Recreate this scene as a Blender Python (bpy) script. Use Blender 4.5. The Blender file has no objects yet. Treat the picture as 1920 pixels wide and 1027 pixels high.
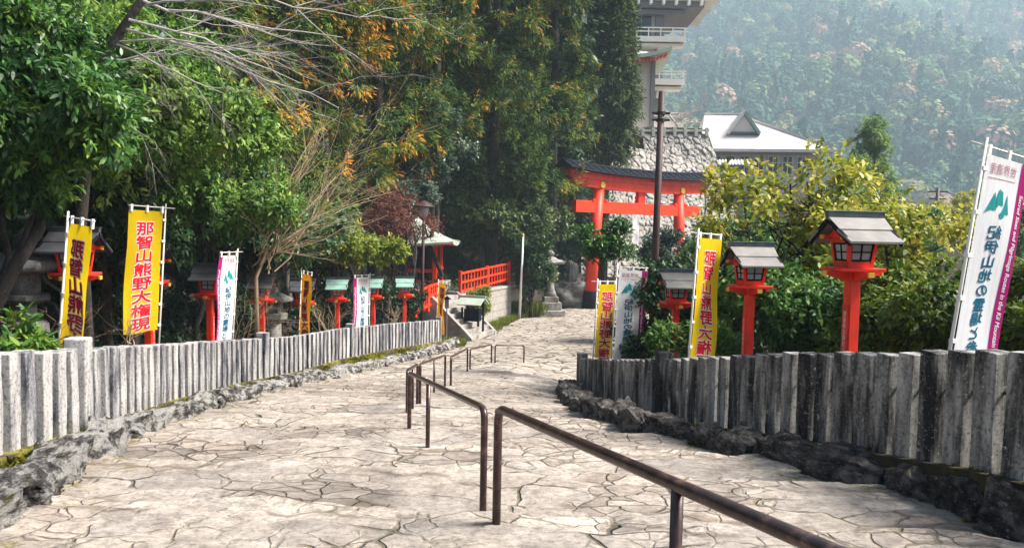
import bpy, bmesh, math, random
import numpy as np
from mathutils import Vector, Matrix

C = bpy.context.scene.collection
SC = bpy.context.scene
PI = math.pi

# ------------------------------------------------------------------ camera
EYE = 1.5
F = 1400.0                       # focal length in pixels of a 1920 px wide frame
PITCH, ROLL = math.radians(3.2), math.radians(1.1)
fwd = Vector((0, math.cos(PITCH), -math.sin(PITCH)))
r0 = Vector((1, 0, 0)); u0 = Vector((0, math.sin(PITCH), math.cos(PITCH)))
RT = math.cos(ROLL) * r0 + math.sin(ROLL) * u0
UP = -math.sin(ROLL) * r0 + math.cos(ROLL) * u0
cam_d = bpy.data.cameras.new('camera'); cam = bpy.data.objects.new('camera', cam_d); C.objects.link(cam)
cam_d.sensor_width = 36; cam_d.lens = 36 * F / 1920; cam_d.clip_start = 0.05; cam_d.clip_end = 5000
mw = Matrix((RT, UP, -fwd)).transposed().to_4x4(); mw.translation = (0, 0, EYE)
cam.matrix_world = mw
SC.camera = cam

# ------------------------------------------------------------------ light
SUN_EL, SUN_AZ = math.radians(50), math.radians(93)     # azimuth from +Y towards +X
w = bpy.data.worlds.new('World'); SC.world = w; w.use_nodes = True
nt = w.node_tree
sky = nt.nodes.new('ShaderNodeTexSky'); sky.sky_type = 'NISHITA'; sky.sun_disc = False
sky.sun_elevation = SUN_EL; sky.sun_rotation = SUN_AZ; sky.dust_density = 3.0; sky.air_density = 1.0
bg = nt.nodes['Background']; bg.inputs['Strength'].default_value = 0.085
nt.links.new(sky.outputs[0], bg.inputs['Color'])
sd = bpy.data.lights.new('sun', 'SUN'); sd.energy = 4.6; sd.angle = math.radians(16); sd.color = (1.0, 0.955, 0.90)
so = bpy.data.objects.new('sun', sd); C.objects.link(so)
sdir = Vector((math.sin(SUN_AZ) * math.cos(SUN_EL), math.cos(SUN_AZ) * math.cos(SUN_EL), math.sin(SUN_EL)))
so.rotation_euler = sdir.to_track_quat('Z', 'Y').to_euler(); so.location = (30, 0, 40)
SC.view_settings.view_transform = 'Standard'; SC.view_settings.look = 'None'
SC.view_settings.exposure = 1.45; SC.view_settings.gamma = 1.0
cy = SC.cycles
cy.max_bounces = 6; cy.diffuse_bounces = 3; cy.glossy_bounces = 2; cy.transmission_bounces = 3; cy.volume_bounces = 1
cy.transparent_max_bounces = 8; cy.caustics_reflective = False; cy.caustics_refractive = False
cy.use_denoising = True; cy.use_adaptive_sampling = True; cy.adaptive_threshold = 0.02
cy.volume_step_rate = 5

# ------------------------------------------------------------------ numbers from the picture
def ray(px, py):
    return fwd + (px - 960) / F * RT + (513.5 - py) / F * UP
def P(px, py, Y):
    """The point of the place seen at a pixel, Y metres ahead."""
    r = ray(px, py); t = Y / r.y
    return Vector((0, 0, EYE)) + t * r
_gy = np.array([-12, -4, 0, 5, 8, 11.5, 15, 20, 25, 30, 38, 46, 60, 80, 120, 230, 4000.])
_gd = np.array([0.2, 1.05, 1.45, 1.88, 2.28, 2.75, 3.18, 3.72, 4.16, 4.38, 4.52, 4.6, 4.8, 5.5, 9, 18, 60.])
_ty = np.arange(-12, 100, 0.1); _td = np.interp(_ty, _gy, _gd)
_k = np.ones(21) / 21; _td[10:-10] = np.convolve(_td, _k, 'valid')
def GZ(y):
    y = np.asarray(y, float)
    return EYE - np.where(y < 95, np.interp(y, _ty, _td), np.interp(y, _gy, _gd))
def sstep(x, a, b):
    t = np.clip((np.asarray(x, float) - a) / (b - a), 0, 1); return t * t * (3 - 2 * t)
def path_z(x, y):
    return GZ(y) - 0.12 * np.clip(x, 0, 2) * sstep(y, 8, 15) * (1 - sstep(y, 18, 26))
def PG(px, py):
    lo, hi = 0.5, 80
    for _ in range(50):
        m = (lo + hi) / 2; p = P(px, py, m)
        if p.z > float(path_z(p.x, m)): lo = m
        else: hi = m
    return P(px, py, lo)

KL = np.array([(-12, -2.5), (0, -2.7), (3, -2.85), (4.4, -3.0), (6.1, -3.42), (8.1, -3.82), (10.5, -4.05), (13.3, -4.0), (16, -3.75), (19, -3.35), (23, -2.75), (26, -2.3), (27.5, -2.0),
               (29.5, -1.6), (33, -0.7), (41, 1.2), (46, 3.9), (52, 6), (60, 9), (80, 12)])
KR = np.array([(-12, 3.4), (0, 3.3), (2.5, 3.25), (3.8, 3.15), (4.75, 3.05), (5.35, 2.92), (6.05, 2.55), (6.75, 2.3), (7.4, 1.93), (8.2, 1.45), (9.5, 1.15), (11, 0.95), (13.5, 0.97), (15.6, 1.15),
               (17, 1.6), (20, 2.4), (25, 3.6), (40, 8), (46, 11.8), (60, 22), (80, 30)])
FL = np.array([(1.5, -3.35, 1.30), (3.0, -3.42, 1.45), (4.3, -3.58, 1.58), (5.5, -3.8, 1.72), (6.86, -3.98, 1.91), (9.7, -4.52, 2.30), (13, -4.73, 2.72), (15.4, -4.55, 3.0), (18.4, -4.25, 3.22), (22, -3.55, 3.52), (26, -2.5, 3.86)])
FR = np.array([(1.2, 3.62, 1.12), (2.5, 3.55, 1.26), (4.0, 3.36, 1.42), (4.83, 3.19, 1.51), (6.0, 2.97, 1.725), (7.0, 2.70, 1.895), (9.9, 2.06, 2.46), (12.5, 1.70, 2.92), (15.8, 1.53, 3.46)])
def xl(y): return np.interp(y, KL[:, 0], KL[:, 1])
def xr(y): return np.interp(y, KR[:, 0], KR[:, 1])

# ------------------------------------------------------------------ numpy noise
def _h(a, b, s):
    n = (a.astype(np.int64) * 374761393 + b.astype(np.int64) * 668265263 + s * 1442695041) & 0x7fffffff
    n = ((n ^ (n >> 13)) * 1274126177) & 0x7fffffff
    n = n ^ (n >> 16)
    return (n & 0xffff) / 65535.0
def vnoise(x, y, s=0):
    xi = np.floor(x); yi = np.floor(y); fx = x - xi; fy = y - yi
    fx = fx * fx * (3 - 2 * fx); fy = fy * fy * (3 - 2 * fy)
    a = _h(xi, yi, s); b = _h(xi + 1, yi, s); c = _h(xi, yi + 1, s); d = _h(xi + 1, yi + 1, s)
    return (a * (1 - fx) + b * fx) * (1 - fy) + (c * (1 - fx) + d * fx) * fy - 0.5
def fbm(x, y, s=0, o=4):
    r = 0; a = 1.0
    for i in range(o):
        r = r + a * vnoise(x * 2 ** i + 17.3 * i, y * 2 ** i - 9.1 * i, s + i); a *= 0.5
    return r
def voro(u, v, s=0, jit=0.85):
    ci = np.floor(u); cj = np.floor(v)
    f1 = np.full(u.shape, 9.0); f2 = np.full(u.shape, 9.0); idr = np.zeros(u.shape)
    for di in (-1, 0, 1):
        for dj in (-1, 0, 1):
            a = ci + di; b = cj + dj
            dx = a + 0.5 + jit * (_h(a, b, s + 1) - 0.5) - u; dy = b + 0.5 + jit * (_h(a, b, s + 2) - 0.5) - v
            d = np.sqrt(dx * dx + dy * dy); rid = _h(a, b, s + 3)
            better = d < f1
            f2 = np.where(better, f1, np.minimum(f2, d)); idr = np.where(better, rid, idr); f1 = np.where(better, d, f1)
    return f1, f2, idr

# ------------------------------------------------------------------ materials
def new_mat(name):
    m = bpy.data.materials.new(name); m.use_nodes = True
    t = m.node_tree; b = t.nodes['Principled BSDF']
    return m, t, b
def N(t, typ, **kw):
    n = t.nodes.new(typ)
    for k, v in kw.items():
        if k in n.inputs: n.inputs[k].default_value = v
        else: setattr(n, k, v)
    return n
def ramp(t, fac, stops):
    n = t.nodes.new('ShaderNodeValToRGB'); e = n.color_ramp.elements
    while len(e) < len(stops): e.new(0.5)
    for i, (p, c) in enumerate(stops):
        e[i].position = p; e[i].color = (*c, 1)
    if fac is not None: t.links.new(fac, n.inputs[0])
    return n.outputs[0]
def mixc(t, fac, a, b, mode='MIX'):
    n = t.nodes.new('ShaderNodeMix'); n.data_type = 'RGBA'; n.blend_type = mode
    for sock, val in ((0, fac), (6, a), (7, b)):
        if hasattr(val, 'links'): t.links.new(val, n.inputs[sock])
        elif isinstance(val, (int, float)): n.inputs[sock].default_value = val
        else: n.inputs[sock].default_value = (*val, 1)
    return n.outputs[2]
def mth(t, op, a, b=0.0):
    n = t.nodes.new('ShaderNodeMath'); n.operation = op
    for i, val in enumerate((a, b)):
        if hasattr(val, 'links'): t.links.new(val, n.inputs[i])
        else: n.inputs[i].default_value = val
    return n.outputs[0]
def coord(t, kind='Object', scale=(1, 1, 1), rnd=False):
    tc = t.nodes.new('ShaderNodeTexCoord'); mp = t.nodes.new('ShaderNodeMapping'); mp.inputs['Scale'].default_value = scale
    src = tc.outputs[kind]
    if rnd:
        oi = t.nodes.new('ShaderNodeObjectInfo'); va = t.nodes.new('ShaderNodeVectorMath'); va.operation = 'SCALE'
        va.inputs[0].default_value = (37.0, 53.0, 71.0); t.links.new(oi.outputs['Random'], va.inputs['Scale'])
        ad = t.nodes.new('ShaderNodeVectorMath'); ad.operation = 'ADD'
        t.links.new(src, ad.inputs[0]); t.links.new(va.outputs[0], ad.inputs[1]); src = ad.outputs[0]
    t.links.new(src, mp.inputs[0]); return mp.outputs[0]
def noise(t, vec, scale, detail=4, rough=0.55, dist=0.0):
    n = N(t, 'ShaderNodeTexNoise', Scale=scale, Detail=detail, Roughness=rough, Distortion=dist); t.links.new(vec, n.inputs['Vector'])
    return n.outputs['Fac']
def bump(t, b, h, strength=0.5, dist=0.02):
    n = N(t, 'ShaderNodeBump', Strength=strength, Distance=dist); t.links.new(h, n.inputs['Height']); t.links.new(n.outputs[0], b.inputs['Normal'])
def flat(name, col, rough=0.6, metal=0.0, var=0.25, scale=6.0, bmp=0.15, spec=0.4, rnd=True):
    m, t, b = new_mat(name)
    v = coord(t, 'Object', rnd=rnd); n = noise(t, v, scale, 6)
    dark = tuple(c * (1 - var) for c in col); lite = tuple(min(1, c * (1 + var * 0.7)) for c in col)
    t.links.new(ramp(t, n, [(0.3, dark), (0.55, col), (0.75, lite)]), b.inputs['Base Color'])
    b.inputs['Roughness'].default_value = rough; b.inputs['Metallic'].default_value = metal
    b.inputs['Specular IOR Level'].default_value = spec
    if bmp: bump(t, b, noise(t, v, scale * 6, 4), bmp, 0.01)
    return m
def leafmat(name, stops, rough=0.5, trans=0.3, spec=0.3):
    m, t, b = new_mat(name)
    a = N(t, 'ShaderNodeAttribute', attribute_name='tint')
    col = ramp(t, a.outputs['Fac'], stops)
    t.links.new(col, b.inputs['Base Color']); b.inputs['Roughness'].default_value = rough; b.inputs['Specular IOR Level'].default_value = spec
    tr = N(t, 'ShaderNodeBsdfTranslucent'); t.links.new(col, tr.inputs['Color'])
    mx = N(t, 'ShaderNodeMixShader'); mx.inputs[0].default_value = trans
    out = t.nodes['Material Output']
    t.links.new(b.outputs[0], mx.inputs[1]); t.links.new(tr.outputs[0], mx.inputs[2]); t.links.new(mx.outputs[0], out.inputs['Surface'])
    return m
M = {}
def stone_mat(name, stops, lich, moss=0.0, scale=4.0, streak=(1, 1, 1), bmp=0.6, dist=0.02, lich_thr=0.62, cracks=False):
    m, t, b = new_mat(name)
    v = coord(t, 'Object', streak, rnd=True)
    v2 = coord(t, 'Object', rnd=True)
    n = noise(t, v, scale, 8, 0.65)
    oi = t.nodes.new('ShaderNodeObjectInfo')
    n = mth(t, 'ADD', n, mth(t, 'MULTIPLY', mth(t, 'SUBTRACT', oi.outputs['Random'], .5), .08))
    col = ramp(t, n, stops)
    sp = noise(t, v2, scale * 11, 8, 0.8)
    col = mixc(t, mth(t, 'MULTIPLY', ramp(t, sp, [(0.52, (0, 0, 0)), (0.60, (1, 1, 1))]), 0.72), col, (0.03, 0.028, 0.03))
    col = mixc(t, mth(t, 'MULTIPLY', ramp(t, sp, [(0.36, (1, 1, 1)), (0.44, (0, 0, 0))]), 0.55), col, lich)
    li = noise(t, v2, scale * 3.4, 9, 0.72, 0.3)
    col = mixc(t, ramp(t, li, [(lich_thr, (0, 0, 0)), (lich_thr + 0.06, (1, 1, 1))]), col, lich)
    if moss > 0:
        mo = noise(t, v2, scale * 0.9, 5, 0.65)
        col = mixc(t, ramp(t, mo, [(1 - moss, (0, 0, 0)), (1 - moss + 0.08, (1, 1, 1))]), col, (0.09, 0.085, 0.012))
    h = mth(t, 'ADD', noise(t, v2, scale * 6, 8, 0.8), n)
    if cracks:      # split faces and open seams
        wn = N(t, 'ShaderNodeTexNoise', Scale=3.0, Detail=4.0); t.links.new(v2, wn.inputs['Vector'])
        av = N(t, 'ShaderNodeVectorMath', operation='ADD'); t.links.new(v2, av.inputs[0]); t.links.new(wn.outputs['Color'], av.inputs[1])
        vo = N(t, 'ShaderNodeTexVoronoi', feature='DISTANCE_TO_EDGE', Scale=2.6); t.links.new(av.outputs[0], vo.inputs['Vector'])
        ck = ramp(t, vo.outputs['Distance'], [(0.01, (1, 1, 1)), (0.055, (0, 0, 0))])
        col = mixc(t, mth(t, 'MULTIPLY', ck, .55 if 'pale' in name else .75), col, (0.03, 0.026, 0.02)); h = mth(t, 'SUBTRACT', h, ck)
    t.links.new(col, b.inputs['Base Color']); b.inputs['Roughness'].default_value = 0.9; b.inputs['Specular IOR Level'].default_value = 0.2
    bump(t, b, h, bmp, dist * 1.6)
    return m
M['picket'] = stone_mat('weathered granite', [(0.40, (0.014, 0.013, 0.014)), (0.46, (0.08, 0.078, 0.071)), (0.53, (0.22, 0.215, 0.195)), (0.65, (0.42, 0.405, 0.37))], (0.44, 0.43, 0.40), 0, 3.4, (1.6, 1.6, 0.3), 0.5, 0.012, 0.61)
M['picket_pale'] = stone_mat('pale granite', [(0.34, (0.03, 0.03, 0.04)), (0.43, (0.16, 0.155, 0.165)), (0.52, (0.33, 0.315, 0.30)), (0.65, (0.49, 0.465, 0.435))], (0.5, 0.48, 0.45), 0, 3.4, (1.6, 1.6, 0.3), 0.5, 0.012, 0.66)
M['kerb_pale'] = stone_mat('pale kerb rock', [(0.37, (0.03, 0.026, 0.026)), (0.46, (0.15, 0.135, 0.125)), (0.52, (0.50, 0.475, 0.435)), (0.62, (0.68, 0.65, 0.60))], (0.62, 0.6, 0.56), 0.42, 3.2, (1, 1, 1), 1.0, 0.06, .62)
M['kerb_dark'] = stone_mat('dark kerb rock', [(0.34, (0.018, 0.015, 0.015)), (0.44, (0.06, 0.051, 0.046)), (0.53, (0.15, 0.13, 0.115)), (0.64, (0.33, 0.30, 0.265))], (0.48, 0.46, 0.42), 0.38, 4.0, (1, 1, 1), 1.0, 0.06, 0.58)
M['stone'] = stone_mat('old lantern stone', [(0.3, (0.06, 0.055, 0.05)), (0.48, (0.22, 0.205, 0.18)), (0.65, (0.40, 0.38, 0.34)), (0.8, (0.5, 0.47, 0.42))], (0.5, 0.48, 0.43), 0.3, 2.2, (1, 1, 1), 0.6, 0.03)
M['stone_dark'] = stone_mat('dark lantern stone', [(0.3, (0.04, 0.036, 0.034)), (0.46, (0.12, 0.11, 0.10)), (0.6, (0.24, 0.225, 0.205)), (0.8, (0.36, 0.345, 0.32))], (0.3, 0.29, 0.27), 0.33, 2.2, (1, 1, 1), 0.6, 0.03, 0.66)
M['red'] = flat('vermilion paint', (0.80, 0.036, 0.012), 0.5, 0, 0.28, 3.0, 0.12, 0.35)
M['orange'] = flat('orange red paint', (0.84, 0.045, 0.008), 0.5, 0, 0.22, 1.2, 0.1, 0.3)
M['black'] = flat('black paint', (0.007, 0.008, 0.015), 0.7, 0, 0.3, 4.0, 0.08, 0.08)
M['gold'] = flat('gilt brass', (0.85, 0.50, 0.06), 0.35, 0.3, 0.15, 8, 0.03)
M['roofgrey'] = flat('weathered copper sheet', (0.20, 0.185, 0.165), 0.55, 0.0, 0.3, 5.0, 0.12)
M['roofdark'] = flat('dark copper sheet', (0.055, 0.055, 0.06), 0.5, 0.0, 0.4, 5.0, 0.12)
M['roofgreen'] = flat('verdigris copper sheet', (0.20, 0.33, 0.27), 0.6, 0.0, 0.25, 5.0, 0.1)
M['ridge'] = flat('blue grey ridge cap', (0.075, 0.095, 0.105), 0.45, 0.1, 0.4, 9.0, 0.1)
M['paper'] = flat('milky pane', (0.34, 0.36, 0.37), 0.3, 0, 0.15, 9.0, 0.0)
M['white'] = flat('white plastic', (0.78, 0.77, 0.74), 0.45, 0, 0.08, 3.0, 0.0)
M['polewhite'] = flat('off white pole', (0.74, 0.70, 0.62), 0.45, 0, 0.08, 3.0, 0.0)
M['rail'] = None
def cloth(name, col, tone_drop=0.12, trans=0.3):
    m, t, b = new_mat(name)
    v = coord(t, 'Object', (2, 2, 0.8)); n = noise(t, v, 3.0, 4)
    cc = ramp(t, n, [(0.3, tuple(c * (1 - tone_drop) for c in col)), (0.7, col)])  # colour drops at random to a darker tone
    t.links.new(cc, b.inputs['Base Color']); b.inputs['Roughness'].default_value = 0.75; b.inputs['Specular IOR Level'].default_value = 0.15
    tr = N(t, 'ShaderNodeBsdfTranslucent'); t.links.new(cc, tr.inputs['Color']); mx = N(t, 'ShaderNodeMixShader'); mx.inputs[0].default_value = trans
    out = t.nodes['Material Output']; t.links.new(b.outputs[0], mx.inputs[1]); t.links.new(tr.outputs[0], mx.inputs[2]); t.links.new(mx.outputs[0], out.inputs['Surface'])
    bump(t, b, noise(t, coord(t, 'Object', (9, 9, 1.5)), 2.0, 3), 0.35, 0.02)
    return m
M['yellow'] = cloth('yellow flag cloth', (0.97, 0.66, 0.010), 0.12, 0.5)
M['orangecloth'] = cloth('amber flag cloth', (0.88, 0.36, 0.004))
M['whitecloth'] = cloth('white flag cloth', (0.85, 0.84, 0.82), 0.05)
M['magenta'] = cloth('magenta stripe cloth', (0.50, 0.012, 0.20), 0.2)
M['inkred'] = cloth('red flag ink', (0.72, 0.015, 0.03), 0.05)
M['inkwhite'] = cloth('white flag ink', (0.88, 0.87, 0.85), 0.02)
M['inkblue'] = cloth('blue flag ink', (0.012, 0.15, 0.25), 0.1)
M['inkteal'] = cloth('teal flag ink', (0.02, 0.33, 0.32), 0.1)
M['inkrose'] = cloth('rose flag ink', (0.45, 0.2, 0.25), 0.1)
# dark brown steel pipe with worn highlights
m, t, b = new_mat('brown painted steel'); v = coord(t, 'Object', rnd=True); n = noise(t, v, 14, 6, 0.7)
t.links.new(ramp(t, n, [(0.35, (0.02, 0.012, 0.011)), (0.55, (0.06, 0.032, 0.027)), (0.66, (0.15, 0.085, 0.065))]), b.inputs['Base Color'])
b.inputs['Roughness'].default_value = 0.32; b.inputs['Metallic'].default_value = 0.35
bump(t, b, noise(t, v, 60, 3), 0.1, 0.003); M['rail'] = m
M['rustpole'] = flat('rust brown pole', (0.055, 0.024, 0.022), 0.6, 0.1, 0.5, 2.5, 0.2)
M['iron'] = flat('rusty iron bar', (0.04, 0.02, 0.014), 0.7, 0.3, 0.4, 9, 0.2)
M['bark'] = stone_mat('grey bark', [(0.3, (0.03, 0.024, 0.02)), (0.5, (0.09, 0.075, 0.062)), (0.7, (0.19, 0.17, 0.15)), (0.9, (0.3, 0.28, 0.25))], (0.3, 0.3, 0.27), 0, 3.0, (2.5, 2.5, 0.5), 0.8, 0.02, 0.7)
M['barkdark'] = stone_mat('dark bark', [(0.3, (0.012, 0.009, 0.008)), (0.5, (0.035, 0.027, 0.022)), (0.7, (0.08, 0.066, 0.055)), (0.9, (0.14, 0.12, 0.1))], (0.16, 0.16, 0.14), 0, 3.0, (2.5, 2.5, 0.4), 0.8, 0.02, 0.72)
M['twig'] = flat('pale grey twig', (0.40, 0.36, 0.33), 0.8, 0, 0.3, 5, 0.0)
M['twigbrown'] = flat('tan twig', (0.42, 0.31, 0.19), 0.8, 0, 0.35, 5, 0.0)
M['leaf_gloss'] = leafmat('glossy evergreen leaf', [(0.0, (0.012, 0.045, 0.012)), (0.45, (0.035, 0.115, 0.018)), (0.8, (0.11, 0.22, 0.025)), (1.0, (0.30, 0.38, 0.045))], 0.42, 0.25, 0.4)
M['leaf_olive'] = leafmat('olive evergreen leaf', [(0.0, (0.015, 0.06, 0.016)), (0.4, (0.058, 0.15, 0.026)), (0.75, (0.15, 0.265, 0.04)), (1.0, (0.32, 0.42, 0.08))], 0.5, 0.35)
M['leaf_lime'] = leafmat('lime green leaf', [(0.0, (0.03, 0.075, 0.01)), (0.4, (0.11, 0.17, 0.014)), (0.75, (0.25, 0.28, 0.022)), (1.0, (0.40, 0.34, 0.04))], 0.5, 0.35)
M['leaf_blue'] = leafmat('blue green leaf', [(0.0, (0.015, 0.05, 0.024)), (0.5, (0.055, 0.125, 0.045)), (0.85, (0.13, 0.21, 0.07)), (1.0, (0.24, 0.29, 0.10))], 0.38, 0.2)
M['leaf_camellia'] = leafmat('grey green leaf', [(0.0, (0.012, 0.035, 0.022)), (0.5, (0.04, 0.08, 0.05)), (0.85, (0.1, 0.15, 0.09)), (1.0, (0.22, 0.26, 0.16))], 0.42, 0.2, 0.4)
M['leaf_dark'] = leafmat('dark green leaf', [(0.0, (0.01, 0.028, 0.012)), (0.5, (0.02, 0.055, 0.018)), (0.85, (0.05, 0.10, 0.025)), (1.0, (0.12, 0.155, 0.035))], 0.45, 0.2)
M['leaf_cedar'] = leafmat('cedar spray', [(0.0, (0.012, 0.03, 0.006)), (0.40, (0.035, 0.085, 0.010)), (0.68, (0.12, 0.19, 0.014)), (0.86, (0.32, 0.22, 0.014)), (1.0, (0.62, 0.21, 0.012))], 0.7, 0.2, 0.2)
M['leaf_conifer'] = leafmat('cypress spray', [(0.0, (0.010, 0.026, 0.008)), (0.5, (0.028, 0.060, 0.012)), (0.85, (0.075, 0.115, 0.018)), (1.0, (0.14, 0.12, 0.02))], 0.7, 0.2, 0.2)
M['leaf_yellow'] = leafmat('yellowing leaf', [(0.0, (0.06, 0.11, 0.012)), (0.35, (0.20, 0.25, 0.022)), (0.65, (0.42, 0.40, 0.04)), (0.9, (0.62, 0.50, 0.10)), (1.0, (0.60, 0.30, 0.07))], 0.5, 0.4)
M['leaf_red'] = leafmat('dull red leaf', [(0.0, (0.06, 0.02, 0.012)), (0.5, (0.13, 0.035, 0.025)), (1.0, (0.25, 0.08, 0.05))], 0.6, 0.2)
M['grass'] = leafmat('grass blade', [(0.0, (0.04, 0.09, 0.01)), (0.6, (0.14, 0.19, 0.02)), (1.0, (0.34, 0.3, 0.04))], 0.5, 0.3)
M['dry'] = leafmat('dry grass', [(0.0, (0.10, 0.06, 0.03)), (0.6, (0.24, 0.16, 0.08)), (1.0, (0.42, 0.32, 0.17))], 0.8, 0.2)
M['mossleaf'] = leafmat('moss tuft', [(0.0, (0.05, 0.05, 0.006)), (0.6, (0.14, 0.13, 0.010)), (1.0, (0.26, 0.26, 0.015))], 0.9, 0.2, 0.1)
M['forest'] = leafmat('hillside forest foliage', [(0.0, (0.02, 0.07, 0.05)), (0.35, (0.045, 0.12, 0.06)), (0.6, (0.11, 0.19, 0.065)), (0.78, (0.21, 0.25, 0.085)), (0.9, (0.33, 0.21, 0.12)), (1.0, (0.38, 0.23, 0.17))], 0.8, 0.2, 0.2)
M['plaster'] = flat('pale plaster', (0.55, 0.49, 0.42), 0.8, 0, 0.1, 0.6, 0.05)
M['concrete'] = flat('pale concrete', (0.62, 0.58, 0.52), 0.8, 0, 0.12, 0.8, 0.05)
M['greybeam'] = flat('grey concrete beam', (0.16, 0.15, 0.15), 0.7, 0, 0.15, 0.8, 0.05)
M['whiteroof'] = flat('pale sheet roof', (0.66, 0.63, 0.60), 0.5, 0, 0.07, 0.7, 0.05)
m, t, b = new_mat('pale seamed roof'); v = coord(t, 'Object'); wv = N(t, 'ShaderNodeTexWave', wave_type='BANDS', bands_direction='Z', Scale=5.0, Distortion=0.4); t.links.new(v, wv.inputs['Vector'])
t.links.new(mixc(t, ramp(t, wv.outputs['Fac'], [(0.04, (1, 1, 1)), (0.18, (0, 0, 0))]), ramp(t, noise(t, v, .8, 6), [(.3, (.52, .49, .46)), (.7, (.70, .67, .63))]), (.36, .34, .33)), b.inputs['Base Color']); b.inputs['Roughness'].default_value = .6
M['whiteroof'] = m
M['glass'] = flat('dark glazing', (0.03, 0.035, 0.045), 0.12, 0, 0.3, 2, 0.0)
M['hutgreen'] = flat('pale green copper roof', (0.36, 0.42, 0.34), 0.6, 0, 0.2, 3, 0.15)
M['step'] = stone_mat('step stone', [(0.3, (0.14, 0.125, 0.11)), (0.5, (0.32, 0.29, 0.25)), (0.7, (0.46, 0.43, 0.37))], (0.5, 0.47, 0.42), 0, 2.5, (1, 1, 1), 0.5, 0.02, 0.68)
M['hedge'] = leafmat('hedge leaf', [(0.0, (0.03, 0.05, 0.015)), (1.0, (0.11, 0.13, 0.035))], 0.6, 0.2)

# ------------------------------------------------------------------ mesh helpers
class MB:
    def __init__(s): s.v = []; s.f = []; s.uv = None
    def add(s, vs, fs, mat=None):
        o = len(s.v)
        s.v += [tuple(mat @ Vector(p)) if mat is not None else tuple(p) for p in vs]
        s.f += [tuple(i + o for i in f) for f in fs]; return s
    def box(s, c, d, rz=0.0, taper=1.0, mat=None):
        x, y, z = d[0] / 2, d[1] / 2, d[2] / 2
        vs = []
        for k, tt in ((-z, 1.0), (z, taper)):
            for a, b2 in ((-x, -y), (x, -y), (x, y), (-x, y)):
                a2, b3 = a * tt, b2 * tt
                vs.append((c[0] + a2 * math.cos(rz) - b3 * math.sin(rz), c[1] + a2 * math.sin(rz) + b3 * math.cos(rz), c[2] + k))
        return s.add(vs, [(3, 2, 1, 0), (4, 5, 6, 7), (0, 1, 5, 4), (1, 2, 6, 5), (2, 3, 7, 6), (3, 0, 4, 7)], mat)
    def bar(s, a, b, w, h):
        a = Vector(a); b = Vector(b); d = (b - a).normalized()
        up = Vector((0, 0, 1)) if abs(d.z) < 0.95 else Vector((0, 1, 0))
        sd = d.cross(up).normalized(); u = sd.cross(d)
        vs = [p + sd * i * w / 2 + u * j * h / 2 for p in (a, b) for i, j in ((-1, -1), (1, -1), (1, 1), (-1, 1))]
        return s.add(vs, [(3, 2, 1, 0), (4, 5, 6, 7), (0, 1, 5, 4), (1, 2, 6, 5), (2, 3, 7, 6), (3, 0, 4, 7)])
    def prism(s, poly, ext, axis='x', at=0.0):
        """Outline in the plane across axis, extruded from at by ext."""
        n = len(poly); vs = []
        for k in (at, at + ext):
            for a, b in poly:
                vs.append((k, a, b) if axis == 'x' else ((a, k, b) if axis == 'y' else (a, b, k)))
        fs = [tuple(range(n)), tuple(range(2 * n - 1, n - 1, -1))] + [(i, i + n, (i + 1) % n + n, (i + 1) % n) for i in range(n)]
        return s.add(vs, fs)
    def tube(s, pts, rad, n=8, cap=True):
        pts = [Vector(p) for p in pts]; k = len(pts)
        if not hasattr(rad, '__len__'): rad = [rad] * k
        o = len(s.v); pu = None
        for i, p in enumerate(pts):
            d = (pts[min(i + 1, k - 1)] - pts[max(i - 1, 0)]).normalized()
            if pu is None: pu = d.cross(Vector((0, 0, 1)) if abs(d.z) < 0.9 else Vector((1, 0, 0))).normalized()
            pu = (pu - d * pu.dot(d)).normalized(); w2 = d.cross(pu)
            for j in range(n):
                a = 2 * PI * j / n; s.v.append(tuple(p + (pu * math.cos(a) + w2 * math.sin(a)) * rad[i]))
        for i in range(k - 1):
            for j in range(n):
                s.f.append((o + i * n + j, o + i * n + (j + 1) % n, o + (i + 1) * n + (j + 1) % n, o + (i + 1) * n + j))
        if cap and n > 3:
            s.f.append(tuple(o + j for j in range(n - 1, -1, -1))); s.f.append(tuple(o + (k - 1) * n + j for j in range(n)))
        return s
    def lathe(s, prof, n=16, c=(0, 0, 0), rot=0.0, sq=1.0):
        o = len(s.v)
        for r, z in prof:
            for j in range(n):
                a = 2 * PI * j / n + rot; s.v.append((c[0] + r * math.cos(a), c[1] + r * math.sin(a) * sq, c[2] + z))
        for i in range(len(prof) - 1):
            for j in range(n): s.f.append((o + i * n + j, o + i * n + (j + 1) % n, o + (i + 1) * n + (j + 1) % n, o + (i + 1) * n + j))
        s.f.append(tuple(o + j for j in range(n - 1, -1, -1))); s.f.append(tuple(o + (len(prof) - 1) * n + j for j in range(n)))
        return s
    def build(s, name, mat, parent=None, smooth=False, bevel=0.0):
        me = bpy.data.meshes.new(name); me.from_pydata(s.v, [], s.f); me.update()
        me.materials.append(mat if not isinstance(mat, str) else M[mat])
        if smooth: me.shade_smooth()
        return link(name, me, parent, bevel)
def link(name, me, parent=None, bevel=0.0):
    o = bpy.data.objects.new(name, me); C.objects.link(o)
    if parent is not None: o.parent = parent
    if bevel:
        bm = o.modifiers.new('bevel', 'BEVEL'); bm.width = bevel; bm.segments = 2; bm.limit_method = 'ANGLE'
    return o
def tag(o, label=None, cat=None, group=None, kind=None):
    if label: o['label'] = label
    if cat: o['category'] = cat
    if group: o['group'] = group
    if kind: o['kind'] = kind
    return o
def thing(name, label, cat, loc=(0, 0, 0), rz=0.0, group=None):
    o = bpy.data.objects.new(name, None); C.objects.link(o); o.empty_display_size = 0.2
    o.location = loc; o.rotation_euler = (0, 0, rz); return tag(o, label, cat, group)
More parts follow.
